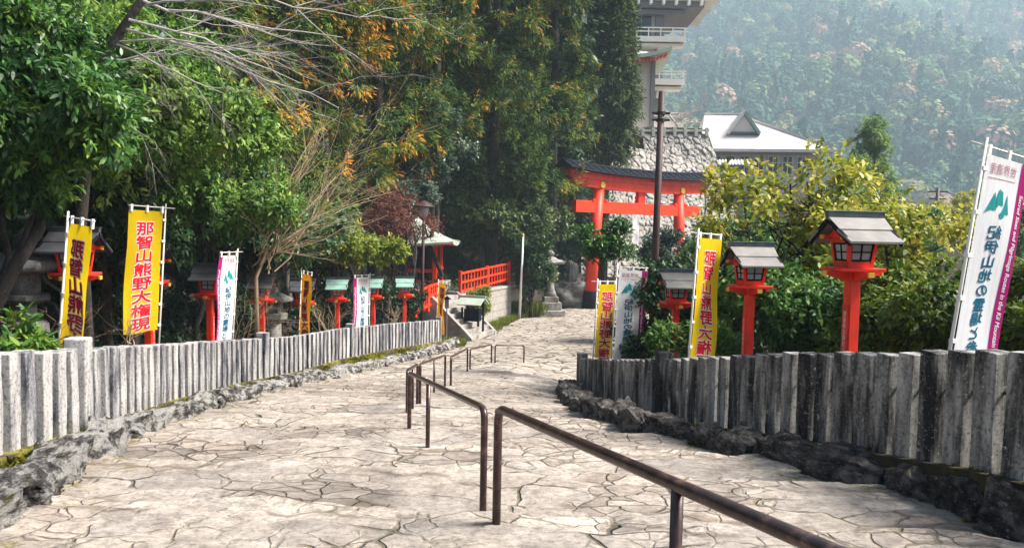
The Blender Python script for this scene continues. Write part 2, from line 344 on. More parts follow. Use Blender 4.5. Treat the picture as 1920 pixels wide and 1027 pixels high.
def dup(root, label=None, parent=None):
    c = root.copy(); C.objects.link(c)
    if parent is not None: c.parent = parent
    if label: c['label'] = label
    for ch in list(root.children): dup(ch, None, c)
    return c
def np_mesh(name, v, loops, sizes, mat, attrs=None, smooth=False):
    me = bpy.data.meshes.new(name)
    me.vertices.add(len(v)); me.vertices.foreach_set('co', np.ascontiguousarray(v, np.float32).ravel())
    me.loops.add(len(loops)); me.loops.foreach_set('vertex_index', np.ascontiguousarray(loops, np.int32))
    sizes = np.asarray(sizes, np.int32); st = np.concatenate(([0], np.cumsum(sizes)[:-1])).astype(np.int32)
    me.polygons.add(len(sizes)); me.polygons.foreach_set('loop_start', st)
    try: me.polygons.foreach_set('loop_total', sizes)
    except Exception: pass
    if smooth: me.polygons.foreach_set('use_smooth', np.ones(len(sizes), bool))
    me.update(calc_edges=True)
    for k, a in (attrs or {}).items():
        at = me.attributes.new(k, 'FLOAT', 'POINT'); at.data.foreach_set('value', np.ascontiguousarray(a, np.float32))
    me.materials.append(M[mat] if isinstance(mat, str) else mat)
    return me
def grid_mesh(name, X, Y, Z, mat, attrs=None, smooth=True):
    r, c = X.shape; v = np.stack([X, Y, Z], -1).reshape(-1, 3)
    i = np.arange(r * c).reshape(r, c)
    q = np.stack([i[:-1, :-1], i[:-1, 1:], i[1:, 1:], i[1:, :-1]], -1).reshape(-1, 4)
    return np_mesh(name, v, q.ravel(), np.full(len(q), 4), mat, {k: a.ravel() for k, a in (attrs or {}).items()}, smooth)

# ------------------------------------------------------------------ foliage
def unit(a): return a / np.maximum(np.linalg.norm(a, axis=-1, keepdims=True), 1e-9)
def leaf_arrays(pos, dr, nor, L, W, tint, hexa=True):
    """Leaf-shaped faces at pos, growing along dr, facing nor."""
    n = len(pos); side = unit(np.cross(dr, nor)); up = unit(np.cross(side, dr))
    L = np.broadcast_to(L, (n,))[:, None]; W = np.broadcast_to(W, (n,))[:, None]
    if hexa:
        pts = [pos, pos + dr * L * .3 - side * W * .5 + up * L * .03, pos + dr * L * .68 - side * W * .42 + up * L * .02, pos + dr * L - up * L * .10,
               pos + dr * L * .68 + side * W * .42 + up * L * .02, pos + dr * L * .3 + side * W * .5 + up * L * .03]; k = 6
    else:
        pts = [pos, pos + dr * L * .5 - side * W * .5, pos + dr * L, pos + dr * L * .5 + side * W * .5]; k = 4
    v = np.stack(pts, 1).reshape(-1, 3)
    return v, np.arange(n * k), np.full(n, k), np.repeat(tint, k)
def crown_clumps(rng, n, radii, shell=0.35, rough=0.35, flat_bottom=0.0):
    """Clump centres gathered into uneven lobes (the boughs of a crown)."""
    nl = max(5, int(n / 11)); R = np.array(radii)
    d = unit(rng.normal(size=(nl, 3))); d[:, 2] = np.where(d[:, 2] < -.2, d[:, 2] * .6, d[:, 2])
    if flat_bottom: d[:, 2] = np.where(d[:, 2] < 0, d[:, 2] * (1 - flat_bottom), d[:, 2])
    r = rng.random(nl) ** shell * (1 + rough * (rng.random(nl) - .6)); lc = d * r[:, None] * .86
    k = rng.integers(0, nl, n); ls = rng.uniform(.20, .36, nl)
    o = unit(rng.normal(size=(n, 3)) + d[k] * .9 + np.array([0, 0, .35])); rr = ls[k] * rng.random(n) ** .4
    c = lc[k] + o * rr[:, None] * np.array([1, 1, .72])
    return c * R, unit(o + d[k] * .5)
def leafset(seed, cents, outs, per, cr, L, W, twigs=7, droop=0.25, bias=0.0, hexa=True, cl_var=0.5, out_w=0.8, spread=1.0, tip_tint=0.0, jit=0.65):
    rng = np.random.default_rng(seed); nc = len(cents)
    crr = cr * rng.uniform(0.7, 1.3, nc)
    td = unit(outs[:, None, :] * out_w + rng.normal(size=(nc, twigs, 3)) * spread * 0.75 - np.array([0, 0, droop * 0.4]))
    ci = rng.integers(0, nc, nc * per); ti = rng.integers(0, twigs, nc * per)
    s = rng.random(nc * per) ** 0.7; d = td[ci, ti]
    pos = cents[ci] + d * (s * crr[ci])[:, None] + rng.normal(size=(nc * per, 3)) * cr * 0.10
    ld = unit(d * 0.7 + rng.normal(size=d.shape) * jit - np.array([0, 0, droop]))
    nor = unit(np.array([0.15, -0.25, 1.0]) + outs[ci] * 0.5 + rng.normal(size=d.shape) * 0.45)
    ct = rng.random(nc); tint = np.clip(ct[ci] * cl_var + rng.random(len(ci)) * (1 - cl_var) + bias + tip_tint * (s - 0.6), 0, 1)
    sc = rng.uniform(0.5, 1.4, len(ci))
    return leaf_arrays(pos, ld, nor, L * sc, W * sc, tint, hexa)
def cat_arrays(parts):
    vs, ls, ss, ts = [], [], [], []; o = 0
    for v, l, s, t in parts:
        vs.append(v); ls.append(l + o); ss.append(s); ts.append(t); o += len(v)
    return np.concatenate(vs), np.concatenate(ls), np.concatenate(ss), np.concatenate(ts)
def limb(mb, a, b, ra, rb, rng, wob=0.08, n=5, sides=6):
    a = np.array(a); b = np.array(b); L = np.linalg.norm(b - a); pts = []; rs = []
    for i in range(n + 1):
        s = i / n; p = a * (1 - s) + b * s
        if 0 < i < n: p = p + rng.normal(size=3) * wob * L * 0.5 * np.array([1, 1, .5])
        pts.append(tuple(p)); rs.append(ra * (1 - s) + rb * s)
    mb.tube(pts, rs, sides); return pts
def tree(name, label, cat, base, cc, radii, seed, nclump, per, cr, L, W, mat, bark='barkdark', trunk_r=0.09, droop=0.25, shell=0.35, rough=0.35,
         group=None, hexa=True, bias=0.0, limbs=9, flat_bottom=0.0, twigs=7, stems=1, cl_var=0.5, tip_tint=0.0, air=0.0):
    rng = np.random.default_rng(seed)
    base = np.array(base); cc = np.array(cc) - base; radii = tuple(r_ * 1.07 for r_ in radii); nclump = int(nclump * 1.25)
    root = thing(name, label, cat, tuple(base), 0, group)
    cl, od = crown_clumps(rng, nclump, radii, shell, rough, flat_bottom)
    mb = MB()
    for s in range(stems):
        b0 = rng.normal(size=3) * np.array([.25, .25, 0]) * (stems > 1); top = cc + np.array([0, 0, radii[2] * 0.35]) + rng.normal(size=3) * np.array(radii) * 0.15
        pts = limb(mb, b0 - np.array([0, 0, .25]), top, trunk_r, trunk_r * .35, rng, 0.10, 7, 8)
        for i in range(limbs):
            j = rng.integers(2, 7); e = cl[rng.integers(0, nclump)] * 0.85 + cc
            limb(mb, pts[j], e, trunk_r * .38, trunk_r * .08, rng, 0.12, 4, 5)
    mb.build('trunk', bark, root, True)
    v, l, s_, t_ = leafset(seed + 1, cl + cc, od, per, cr, L, W, twigs, droop, bias, hexa, cl_var, tip_tint=tip_tint)
    link('crown', np_mesh('crown', v, l, s_, mat, {'tint': t_}), root)
    return root

# ------------------------------------------------------------------ the ground
def terrain_z(x, y):
    g = path_z(np.clip(x, xl(y), xr(y)), y)
    dl = np.clip(xl(y) - x, 0, 400); dr = np.clip(x - xr(y), 0, 900)
    z = g - 0.2 * (1 - sstep(dl + dr, 0.15, 0.5))
    z = z + 0.22 * sstep(dl, .3, .8) * (1 - sstep(y, 27, 29)) + 0.06 * np.clip(dl, 0, 6) + 0.5 * np.clip(dl - 4.5, 0, 60)
    z = z + 1.35 * sstep(dl, 1.7, 2.2) * sstep(y, 33, 35)
    z = z + 0.12 * sstep(dr, .3, .8) * (1 - sstep(y, 16, 18)) - 0.30 * np.clip(dr - 2.5, 0, 26) * (1 - sstep(y, 40, 62)) - 0.1 * np.clip(dr - 10, 0, 60)
    rise = sstep(y, 66, 74) * sstep(x, 3, 9) * (1 - sstep(x, 36, 60)) * (1 - sstep(y, 110, 140))
    z = z * (1 - rise) + 6.0 * rise
    return z + 0.12 * fbm(x * 0.7, y * 0.7, 5) * sstep(dl + dr, .3, 1.5) + 1.5 * fbm(x * .02, y * .02, 9) * sstep(dl + dr, 20, 60)
def noise_ground(name, stops, scale):
    m, t, b = new_mat(name); v = coord(t, 'Object'); n = noise(t, v, scale, 8, 0.7)
    t.links.new(ramp(t, n, stops), b.inputs['Base Color']); b.inputs['Roughness'].default_value = 0.95
    bump(t, b, noise(t, v, scale * 5, 6, 0.7), 0.7, 0.05); return m
M['soil'] = noise_ground('leaf litter soil', [(0.3, (0.012, 0.009, 0.006)), (0.5, (0.03, 0.021, 0.014)), (0.62, (0.025, 0.024, 0.008)), (0.8, (0.08, 0.055, 0.03))], 2.0)
ys = np.concatenate((np.arange(-14, 30, 0.35), np.arange(30, 75, 0.8), np.geomspace(76, 260, 40)))
xs = np.concatenate((-np.geomspace(300, 9, 34), np.arange(-8.6, 14, 0.3), np.geomspace(14.5, 420, 46)))
X, Y = np.meshgrid(xs, ys)
gr = link('ground', grid_mesh('ground', X, Y, terrain_z(X, Y), 'soil')); tag(gr, kind='structure')

# paved slope: shallow worn terraces of irregular flagstones
yr = np.concatenate((np.arange(-10, 1.4, 0.12), np.geomspace(1.4, 58, 900))); sr = np.linspace(0, 1, 420)
YY, SS = np.meshgrid(yr, sr, indexing='ij')
a, b2 = xl(YY) - 0.25, xr(YY) + 0.35
XX = a * (1 - SS) + b2 * SS
wx = XX + 0.22 * fbm(XX * 1.3, YY * 1.3, 3); wy = YY + 0.22 * fbm(XX * 1.3 + 9, YY * 1.3, 4)
f1, f2, cid = voro(wx / 0.60, wy / 0.40, 11, 0.95)
step_w = 1.15; sa = YY + 0.34 * fbm(XX * 1.2, YY * .2, 51, 5) + 0.10 * XX
fr = sa / step_w - np.floor(sa / step_w); q = np.floor(sa / step_w) * step_w
zq = GZ(q - 0.10 * XX + step_w * sstep(fr, 0.88, 1.0))
stp = sstep(YY, -1, 1) * (1 - sstep(YY, 22, 27)) * 0.9
ZZ = path_z(XX, YY) + (zq - GZ(YY) + 0.02) * stp
ZZ = ZZ + 0.022 * fbm(XX * 1.6, YY * 2.2, 61, 4) + 0.010 * fbm(XX * 9, YY * 12, 63, 3) * sstep(YY, 40, 3)
m, t, b = new_mat('worn flagstone')
v = coord(t, 'Object'); n1 = noise(t, v, 0.9, 6, 0.6); n2 = noise(t, v, 7, 8, 0.75); n3 = noise(t, coord(t, 'Object', (1, 1.7, 1)), 17, 9, 0.82)
def warped(sx, sy, amt, wsc):
    wn = N(t, 'ShaderNodeTexNoise', Scale=wsc, Detail=3.0); t.links.new(v, wn.inputs['Vector'])
    sb = N(t, 'ShaderNodeVectorMath', operation='SUBTRACT'); t.links.new(wn.outputs['Color'], sb.inputs[0]); sb.inputs[1].default_value = (.5, .5, .5)
    sc_ = N(t, 'ShaderNodeVectorMath', operation='SCALE'); t.links.new(sb.outputs[0], sc_.inputs[0]); sc_.inputs['Scale'].default_value = amt
    ad = N(t, 'ShaderNodeVectorMath', operation='ADD'); t.links.new(v, ad.inputs[0]); t.links.new(sc_.outputs[0], ad.inputs[1])
    mp = N(t, 'ShaderNodeMapping'); mp.inputs['Scale'].default_value = (sx, sy, 0); t.links.new(ad.outputs[0], mp.inputs[0]); return mp.outputs[0]
def cells(vec):
    e_ = N(t, 'ShaderNodeTexVoronoi', feature='DISTANCE_TO_EDGE', Scale=1.0, Randomness=1.0); t.links.new(vec, e_.inputs['Vector'])
    c_ = N(t, 'ShaderNodeTexVoronoi', feature='F1', Scale=1.0, Randomness=1.0); t.links.new(vec, c_.inputs['Vector'])
    sp = N(t, 'ShaderNodeSeparateColor'); t.links.new(c_.outputs['Color'], sp.inputs[0]); return e_.outputs['Distance'], sp
def smooth(val, lo, hi):
    mr = N(t, 'ShaderNodeMapRange', interpolation_type='SMOOTHSTEP'); t.links.new(val, mr.inputs[0])
    for i, q_ in ((1, lo), (2, hi)):
        if hasattr(q_, 'links'): t.links.new(q_, mr.inputs[i])
        else: mr.inputs[i].default_value = q_
    mr.inputs[3].default_value = 0; mr.inputs[4].default_value = 1; return mr.outputs[0]
ton = N(t, 'ShaderNodeAttribute', attribute_name='tone'); mos = N(t, 'ShaderNodeAttribute', attribute_name='moss'); far = N(t, 'ShaderNodeAttribute', attribute_name='flatpart')
eA, cA = cells(warped(1.55, 2.5, .55, 1.4)); eB, cB = cells(warped(3.9, 5.6, .22, 3.0))
wid = mth(t, 'MULTIPLY', noise(t, v, 2.3, 4), mth(t, 'ADD', 0.055, mth(t, 'MULTIPLY', far.outputs['Fac'], .10)))
gateA = smooth(mth(t, 'ADD', noise(t, v, 1.3, 4), mth(t, 'MULTIPLY', far.outputs['Fac'], .22)), .47, .62)
gateB = mth(t, 'MULTIPLY', smooth(noise(t, coord(t, 'Object', (1, 1.3, 1)), 0.8, 4), .42, .58), mth(t, 'SUBTRACT', 1.0, far.outputs['Fac']))
jA = mth(t, 'MULTIPLY', mth(t, 'SUBTRACT', 1.0, smooth(eA, mth(t, 'MULTIPLY', wid, .35), wid)), gateA)
jB = mth(t, 'MULTIPLY', mth(t, 'SUBTRACT', 1.0, smooth(eB, .01, .06)), mth(t, 'MULTIPLY', gateB, .5))
joint = mth(t, 'MAXIMUM', jA, jB)
base = ramp(t, n2, [(0.29, (0.17, 0.15, 0.13)), (0.42, (0.31, 0.28, 0.245)), (0.54, (0.41, 0.376, 0.332)), (0.72, (0.50, 0.467, 0.42))])
base = mixc(t, 1.0, base, ramp(t, cA.outputs[0], [(0.0, (0.72, 0.70, 0.69)), (0.4, (0.96, 0.94, 0.92)), (0.7, (1.0, 0.95, 0.90)), (1.0, (1.12, 1.1, 1.07))]), 'MULTIPLY')
base = mixc(t, gateB, base, mixc(t, 1.0, base, ramp(t, cB.outputs[1], [(0.0, (0.72, 0.68, 0.66)), (0.6, (1.0, 0.98, 0.96)), (1.0, (1.12, 1.1, 1.08))]), 'MULTIPLY'))
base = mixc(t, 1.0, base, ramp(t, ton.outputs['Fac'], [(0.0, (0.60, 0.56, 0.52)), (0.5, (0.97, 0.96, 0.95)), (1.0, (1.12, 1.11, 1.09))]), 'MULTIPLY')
base = mixc(t, mth(t, 'MULTIPLY', ramp(t, n3, [(0.51, (0, 0, 0)), (0.58, (1, 1, 1))]), 0.72), base, (0.16, 0.135, 0.12))
base = mixc(t, mth(t, 'MULTIPLY', ramp(t, n1, [(0.56, (0, 0, 0)), (0.72, (1, 1, 1))]), 0.35), base, (0.27, 0.235, 0.20))
base = mixc(t, mth(t, 'MULTIPLY', joint, 0.88), base, ramp(t, n1, [(0.4, (0.06, 0.048, 0.036)), (0.6, (0.12, 0.10, 0.045))]))
base = mixc(t, mth(t, 'MULTIPLY', mos.outputs['Fac'], ramp(t, n2, [(0.50, (0, 0, 0)), (0.58, (1, 1, 1))])), base, (0.12, 0.10, 0.02))
base = mixc(t, mth(t, 'MULTIPLY', ramp(t, noise(t, coord(t, 'Object', (1, 2.6, 1)), 6.5, 9, .78), [(.54, (0, 0, 0)), (.61, (1, 1, 1))]), .36), base, (.19, .165, .145))
t.links.new(base, b.inputs['Base Color']); b.inputs['Roughness'].default_value = 0.9; b.inputs['Specular IOR Level'].default_value = 0.15
hgt = mth(t, 'ADD', mth(t, 'ADD', mth(t, 'MULTIPLY', n3, 0.35), mth(t, 'MULTIPLY', n2, .6)), mth(t, 'SUBTRACT', mth(t, 'MULTIPLY', cA.outputs[2], .7), mth(t, 'MULTIPLY', joint, 1.5)))
bump(t, b, hgt, 0.9, 0.034); M['flag'] = m
edgeL = XX - xl(YY); edgeR = xr(YY) - XX; nn = fbm(XX * 3, YY * 3, 71, 4)
moss = np.clip((1 - sstep(np.minimum(edgeL, edgeR) + nn * .5, 0.05, 0.30)) * (YY < 28), 0, 1) * 0.9
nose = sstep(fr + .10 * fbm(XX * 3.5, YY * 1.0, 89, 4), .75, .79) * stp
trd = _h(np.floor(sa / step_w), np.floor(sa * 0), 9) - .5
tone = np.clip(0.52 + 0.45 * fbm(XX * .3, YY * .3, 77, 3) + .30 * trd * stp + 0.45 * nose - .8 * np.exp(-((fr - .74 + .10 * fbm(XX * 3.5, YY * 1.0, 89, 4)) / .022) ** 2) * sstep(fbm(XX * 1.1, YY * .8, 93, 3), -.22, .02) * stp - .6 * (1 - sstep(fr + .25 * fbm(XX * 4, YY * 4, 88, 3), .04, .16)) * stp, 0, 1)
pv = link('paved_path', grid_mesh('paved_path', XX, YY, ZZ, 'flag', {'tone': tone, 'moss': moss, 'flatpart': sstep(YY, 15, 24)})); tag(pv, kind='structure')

# mossy verges between kerb and fence
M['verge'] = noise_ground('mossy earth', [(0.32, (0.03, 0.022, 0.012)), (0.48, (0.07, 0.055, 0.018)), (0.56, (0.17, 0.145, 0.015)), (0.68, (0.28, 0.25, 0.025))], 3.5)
M['verge_shaded'] = noise_ground('mossy earth in painted shade', [(0.32, (0.010, 0.008, 0.004)), (0.5, (0.024, 0.018, 0.006)), (0.62, (0.05, 0.04, 0.006)), (0.78, (0.11, 0.095, 0.01))], 3.5)  # shadow on the right verge is put into these darker earth colours
def verge(name, FE, side):
    y = np.arange(FE[0, 0], FE[-1, 0] + 0.5, 0.12); fx = np.interp(y, FE[:, 0], FE[:, 1]); fz = EYE - np.interp(y, FE[:, 0], FE[:, 2])
    kx = xl(y) if side < 0 else xr(y); kz = path_z(kx, y)
    s = np.linspace(0, 1, 14); X = np.zeros((len(y), 14)); Z = X.copy(); Yg = X.copy()
    for j, sj in enumerate(s):
        X[:, j] = (kx + side * .12) * (1 - sj) + (fx + side * 0.75) * sj; Yg[:, j] = y
        k = np.clip((X[:, j] - kx) / np.where(np.abs(fx - kx) < .1, .1 * side, fx - kx), 0, 1)
        Z[:, j] = np.where(k < 1, np.maximum(kz * (1 - k) + (fz) * k, np.minimum(kz + .14, fz)) , fz) - 0.04
    Z += 0.05 * fbm(X * 5, Yg * 5, 81, 4)
    o = link(name, grid_mesh(name, X if side > 0 else X[:, ::-1], Yg, Z if side > 0 else Z[:, ::-1], 'verge' if side < 0 else 'verge_shaded')); tag(o, kind='structure')
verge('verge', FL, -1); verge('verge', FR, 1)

# ------------------------------------------------------------------ stone fences
def picket_mesh(sx, sy, h, seed):
    rng = random.Random(seed); mb = MB(); n = 5
    for k in range(n + 1):
        z = -0.10 + (h + 0.10) * k / n; j = 0.004
        for a, b in ((-1, -1), (1, -1), (1, 1), (-1, 1)):
            mb.v.append((a * sx / 2 + rng.uniform(-j, j), b * sy / 2 + rng.uniform(-j, j), z + (rng.uniform(-.006, .006) if k == n else 0)))
    for k in range(n):
        for i in range(4): mb.f.append((k * 4 + i, k * 4 + (i + 1) % 4, k * 4 + 4 + (i + 1) % 4, k * 4 + 4 + i))
    mb.f.append((3, 2, 1, 0)); q = n * 4; mb.f.append((q, q + 1, q + 2, q + 3)); return mb
def along(FE, pitch):
    y = np.linspace(FE[0, 0], FE[-1, 0], 3000); x = np.interp(y, FE[:, 0], FE[:, 1])
    k = np.ones(121) / 121; xs_ = np.convolve(np.pad(x, 60, mode='edge'), k, 'valid'); x = xs_
    s = np.concatenate(([0], np.cumsum(np.hypot(np.diff(x), np.diff(y)))))
    n = int(s[-1] / pitch); out = []
    for i in range(n + 1):
        ss = i * s[-1] / n; yy = np.interp(ss, s, y); xx = np.interp(ss, s, x); y2 = np.interp(ss + .05, s, y); x2 = np.interp(ss + .05, s, x); y1 = np.interp(ss - .05, s, y); x1 = np.interp(ss - .05, s, x)
        out.append((xx, yy, EYE - np.interp(yy, FE[:, 0], FE[:, 2]), math.atan2(y2 - y1, x2 - x1)))
    return out
def stone_fence(name, label, FE, pitch, h, posts, mat, size, rodh):
    o = thing(name, label, 'fence', (0, 0, 0)); pts = along(FE, pitch); rng = random.Random(5)
    protos = [picket_mesh(size, size, h, 40 + k) for k in range(5)]; mes = []
    for mb in protos:
        tmp = mb.build('picket', mat, None, False, 0.008); mes.append(tmp)
    big = picket_mesh(size * 1.25, size * 1.25, h + 0.11, 77).build('post', mat, None, False, 0.012)
    used = set()
    pid = {min(range(len(pts)), key=lambda i: abs(pts[i][1] - py)) for py in posts}
    for i, (x, y, z, a) in enumerate(pts):
        if i in pid: src = big
        elif any(abs(i - p) < 1 for p in pid): continue
        else: src = mes[rng.randrange(5)]
        if src.name in used: c = src.copy(); C.objects.link(c)
        else: c = src; used.add(src.name)
        c.parent = o; c.location = (x, y, z + rng.uniform(-.008, .008)); c.rotation_euler = (rng.uniform(-.012, .012), rng.uniform(-.012, .012), a + rng.uniform(-.05, .05))
    for s_ in mes + [big]:
        if s_.name not in used: bpy.data.objects.remove(s_)
    mb = MB(); mb.tube([(x, y, z + rodh) for x, y, z, a in pts], 0.013, 6); mb.build('iron_rod', 'iron', o, True)
    mb = MB()
    P2 = [(x, y, z, a) for x, y, z, a in pts]
    for (x0, y0, z0, a0), (x1, y1, z1, a1) in zip(P2[:-1], P2[1:]):
        mb.bar((x0, y0, z0 - 0.045), (x1, y1, z1 - 0.045), size + 0.15, 0.11)
    mb.build('plinth', 'verge' if FE[0, 1] < 0 else 'verge_shaded', o)
    return o
stone_fence('stone_fence', 'long pale grey picket fence of granite posts curving along the left side of the path', FL, 0.255, 0.75, (6.75, 13.9, 19.0, 26), 'picket_pale', 0.15, 0.52)
stone_fence('stone_fence', 'dark streaked picket fence of granite posts curving along the right side of the path', FR, 0.245, 0.80, (10.0, 15.8), 'picket', 0.165, 0.53)

# ------------------------------------------------------------------ kerb rocks
def rock_mesh(seed, mat, name='kerb_rock'):
    bm = bmesh.new(); bmesh.ops.create_cube(bm, size=1.0)
    bmesh.ops.subdivide_edges(bm, edges=bm.edges[:], cuts=11, use_grid_fill=True)
    co = np.array([v.co[:] for v in bm.verts]); s = seed * 7.7
    r = np.linalg.norm(co, axis=1, keepdims=True); sph = co / r * 0.58
    co = co * 0.86 + sph * 0.14
    co += np.stack([fbm(co[:, 1] * 2 + s, co[:, 2] * 2 + s, seed), fbm(co[:, 0] * 2 + s, co[:, 2] * 2, seed + 9), fbm(co[:, 0] * 2 - s, co[:, 1] * 2, seed + 19)], 1) * 0.20
    co += co * (fbm(co[:, 0] * 7 + s, co[:, 1] * 7 + co[:, 2] * 5, seed + 29, 3) * 0.16)[:, None]
    rg = np.random.default_rng(seed)
    for k in range(9):
        n_ = unit(rg.normal(size=3)); d_ = rg.uniform(.50, .62); co -= n_ * np.clip(co @ n_ - d_, 0, 9)[:, None]
    co += co * (fbm(co[:, 0] * 11 + s, co[:, 1] * 11 + co[:, 2] * 9, seed + 49, 3) * 0.20)[:, None]
    for v, c in zip(bm.verts, co): v.co = c
    me = bpy.data.meshes.new(name); bm.to_mesh(me); bm.free(); me.materials.append(M[mat]); me.shade_smooth(); return me
def kerb(FE, K, y0, y1, side, mat, label, group, hh):
    rng = random.Random(9 + side); vs = [rock_mesh(100 * (side + 2) + k, mat) for k in range(7)]; y = y0
    while y < y1:
        L = rng.uniform(0.34, 0.72); ym = y + L / 2 * .9
        x = float(np.interp(ym, K[:, 0], K[:, 1])); x2 = float(np.interp(ym + .2, K[:, 0], K[:, 1])); x1 = float(np.interp(ym - .2, K[:, 0], K[:, 1]))
        a = math.atan2(.4, x2 - x1); h = hh * rng.uniform(.85, 1.15); w = rng.uniform(.32, .42)
        o = link('kerb_rock', rng.choice(vs)); nx, ny = -math.sin(a), math.cos(a); s_ = 0.10 if side < 0 else -0.10
        o.location = (x + nx * s_, ym + ny * s_, float(path_z(x, ym)) + h * 0.40); o.rotation_euler = (rng.uniform(-.16, .16), rng.uniform(-.16, .16), a + rng.uniform(-.22, .22) + (PI if rng.random() < .5 else 0))
        o.scale = (L * (0.90 if side < 0 else 0.97), w * rng.uniform(.85, 1.15), h * rng.uniform(1.0, 1.4)); tag(o, label, 'rock', group)
        y += L * math.sin(a) * 1.03
kerb(FL, KL, 2.2, 27.3, -1, 'kerb_pale', 'rough pale mossy rock in the low kerb beneath the pale left fence', 'pale rocks edging the path', 0.26)
kerb(FR, KR, 1.5, 15.6, 1, 'kerb_dark', 'rough dark rock in the low kerb beneath the streaked right fence', 'dark rocks edging the path', 0.30)
# moss cushions
def moss_patch(FE, side, n, seed):
    rng = np.random.default_rng(seed); y = rng.uniform(FE[0, 0] + 1, FE[-1, 0], n) ; s = rng.random(n) ** 1.4
    keep = fbm(y * 1.5, y * 0 + side, seed, 3) > -0.12; y = y[keep]; s = s[keep]
    fx = np.interp(y, FE[:, 0], FE[:, 1]) - side * 0.12; kx = (xl(y) if side < 0 else xr(y)) + side * .15; x = fx * (1 - s) + kx * s
    kz = path_z(kx, y) + .15; fz = EYE - np.interp(y, FE[:, 0], FE[:, 2]); z = fz * (1 - s) + np.minimum(kz, fz) * s - 0.02
    pos = np.stack([x, y, z], 1); d = unit(rng.normal(size=pos.shape) * .7 + np.array([0, 0, 1.0])); nn = unit(rng.normal(size=pos.shape))
    return leaf_arrays(pos, d, nn, rng.uniform(.02, .06, len(pos)), rng.uniform(.02, .045, len(pos)), np.clip(rng.random(len(pos)) * .5 + fbm(x, y, 3) + .3, 0, 1), False)
def joint_moss(K, y0, y1, side, n, seed):
    rng = np.random.default_rng(seed); y = rng.uniform(y0, y1, n); keep = fbm(y * 2.2, y * 0 + side * 3, seed, 3) > .02; y = y[keep]
    x = np.interp(y, K[:, 0], K[:, 1]) + side * rng.uniform(-.10, .26, len(y)); pos = np.stack([x, y, path_z(x, y) + rng.uniform(-.02, .14, len(y)) * (np.abs(x - np.interp(y, K[:, 0], K[:, 1])) / .26)], 1)
    return leaf_arrays(pos, unit(rng.normal(size=pos.shape) * .7 + np.array([0, 0, 1.0])), unit(rng.normal(size=pos.shape)), rng.uniform(.02, .05, len(pos)), rng.uniform(.02, .04, len(pos)), np.clip(rng.random(len(pos)) * .6 + .25, 0, 1), False)
v, l, s_, t_ = cat_arrays([moss_patch(FL, -1, 16000, 3), moss_patch(FR, 1, 9000, 4), joint_moss(KL, 3, 27, -1, 12000, 5), joint_moss(KR, 3, 15, 1, 7000, 6)])
tag(link('moss', np_mesh('moss', v, l, s_, 'mossleaf', {'tint': t_})), 'green and yellow moss growing along the foot of both stone fences', 'moss', kind='stuff')

# ------------------------------------------------------------------ handrails
def handrail(label, a, b, h, r, mids=(), n=14, a_open=False):
    a = Vector(a); b = Vector(b); root = thing('handrail', label, 'handrail', tuple(a), 0, 'handrails down the middle of the path')
    d = b - a; L = Vector((d.x, d.y, 0)).length; u = Vector((d.x, d.y, 0)) / L; R = min(0.09, L * .2)
    top0 = Vector((0, 0, h)); top1 = Vector((d.x, d.y, d.z + h)); dd = (top1 - top0).normalized()
    pts = [Vector((0, 0, -0.08)), Vector((0, 0, h * .5)), Vector((0, 0, h - R))]
    for k in range(1, 5): # rounded corner
        s = k / 5; pts.append((Vector((0, 0, h - R)) * (1 - s) ** 2 + top0 * 2 * s * (1 - s) + (top0 + dd * R) * s * s))
    pts += [top0 + dd * R, (top0 + top1) / 2, top1 - dd * R]
    q = top1 - Vector((0, 0, R))
    for k in range(1, 5):
        s = k / 5; pts.append((top1 - dd * R) * (1 - s) ** 2 + top1 * 2 * s * (1 - s) + q * s * s)
    pts += [q, Vector((d.x, d.y, d.z + h * .4)), Vector((d.x, d.y, d.z - .08))]
    MB().tube(pts, r, n).build('bent_rail', 'rail', root, True)
    for s in mids:
        p = Vector((0, 0, 0)) + d * s; pz = float(path_z(a.x + p.x, a.y + p.y)) - a.z
        MB().tube([(p.x, p.y, pz - .08), (p.x, p.y, h + d.z * s)], r * .88, n).build('middle_post', 'rail', root, True)
    return root
ga, gb, gc, gd_, ge, gf, gg, gh, gi, gj, gk, gl = [PG(*q) for q in ((905, 980), (767, 826), (763, 797), (782, 771), (787, 769), (834, 733), (845, 731), (876, 703), (881, 700), (921, 686), (928, 685), (982, 685))]
n0 = PG(930, 1010)
ne = Vector((1.25, 0.90, 0)); ne.z = float(path_z(ne.x, ne.y))
handrail('nearest brown pipe handrail running out of the picture at the bottom right', n0, ne, 0.79, 0.026, (0.507,))
handrail('brown pipe handrail with three legs just behind the nearest one', ga, gb, 0.74, 0.023, (0.64,))
handrail('short looking brown handrail seen almost end on behind the three legged one', gc, gd_, 0.70, 0.021, (0.5,))
handrail('brown handrail fourth from the front with a straight level bar', ge, gf, 0.70, 0.021, (0.5,))
handrail('brown handrail sloping down to the left, by itself in mid path', gg, gh, 0.66, 0.022)
handrail('second farthest brown handrail, beside the end of the pale kerb', gi, gj, 0.62, 0.022)
handrail('farthest brown handrail, a wide flat hoop across the path', gk, gl, 0.60, 0.022)

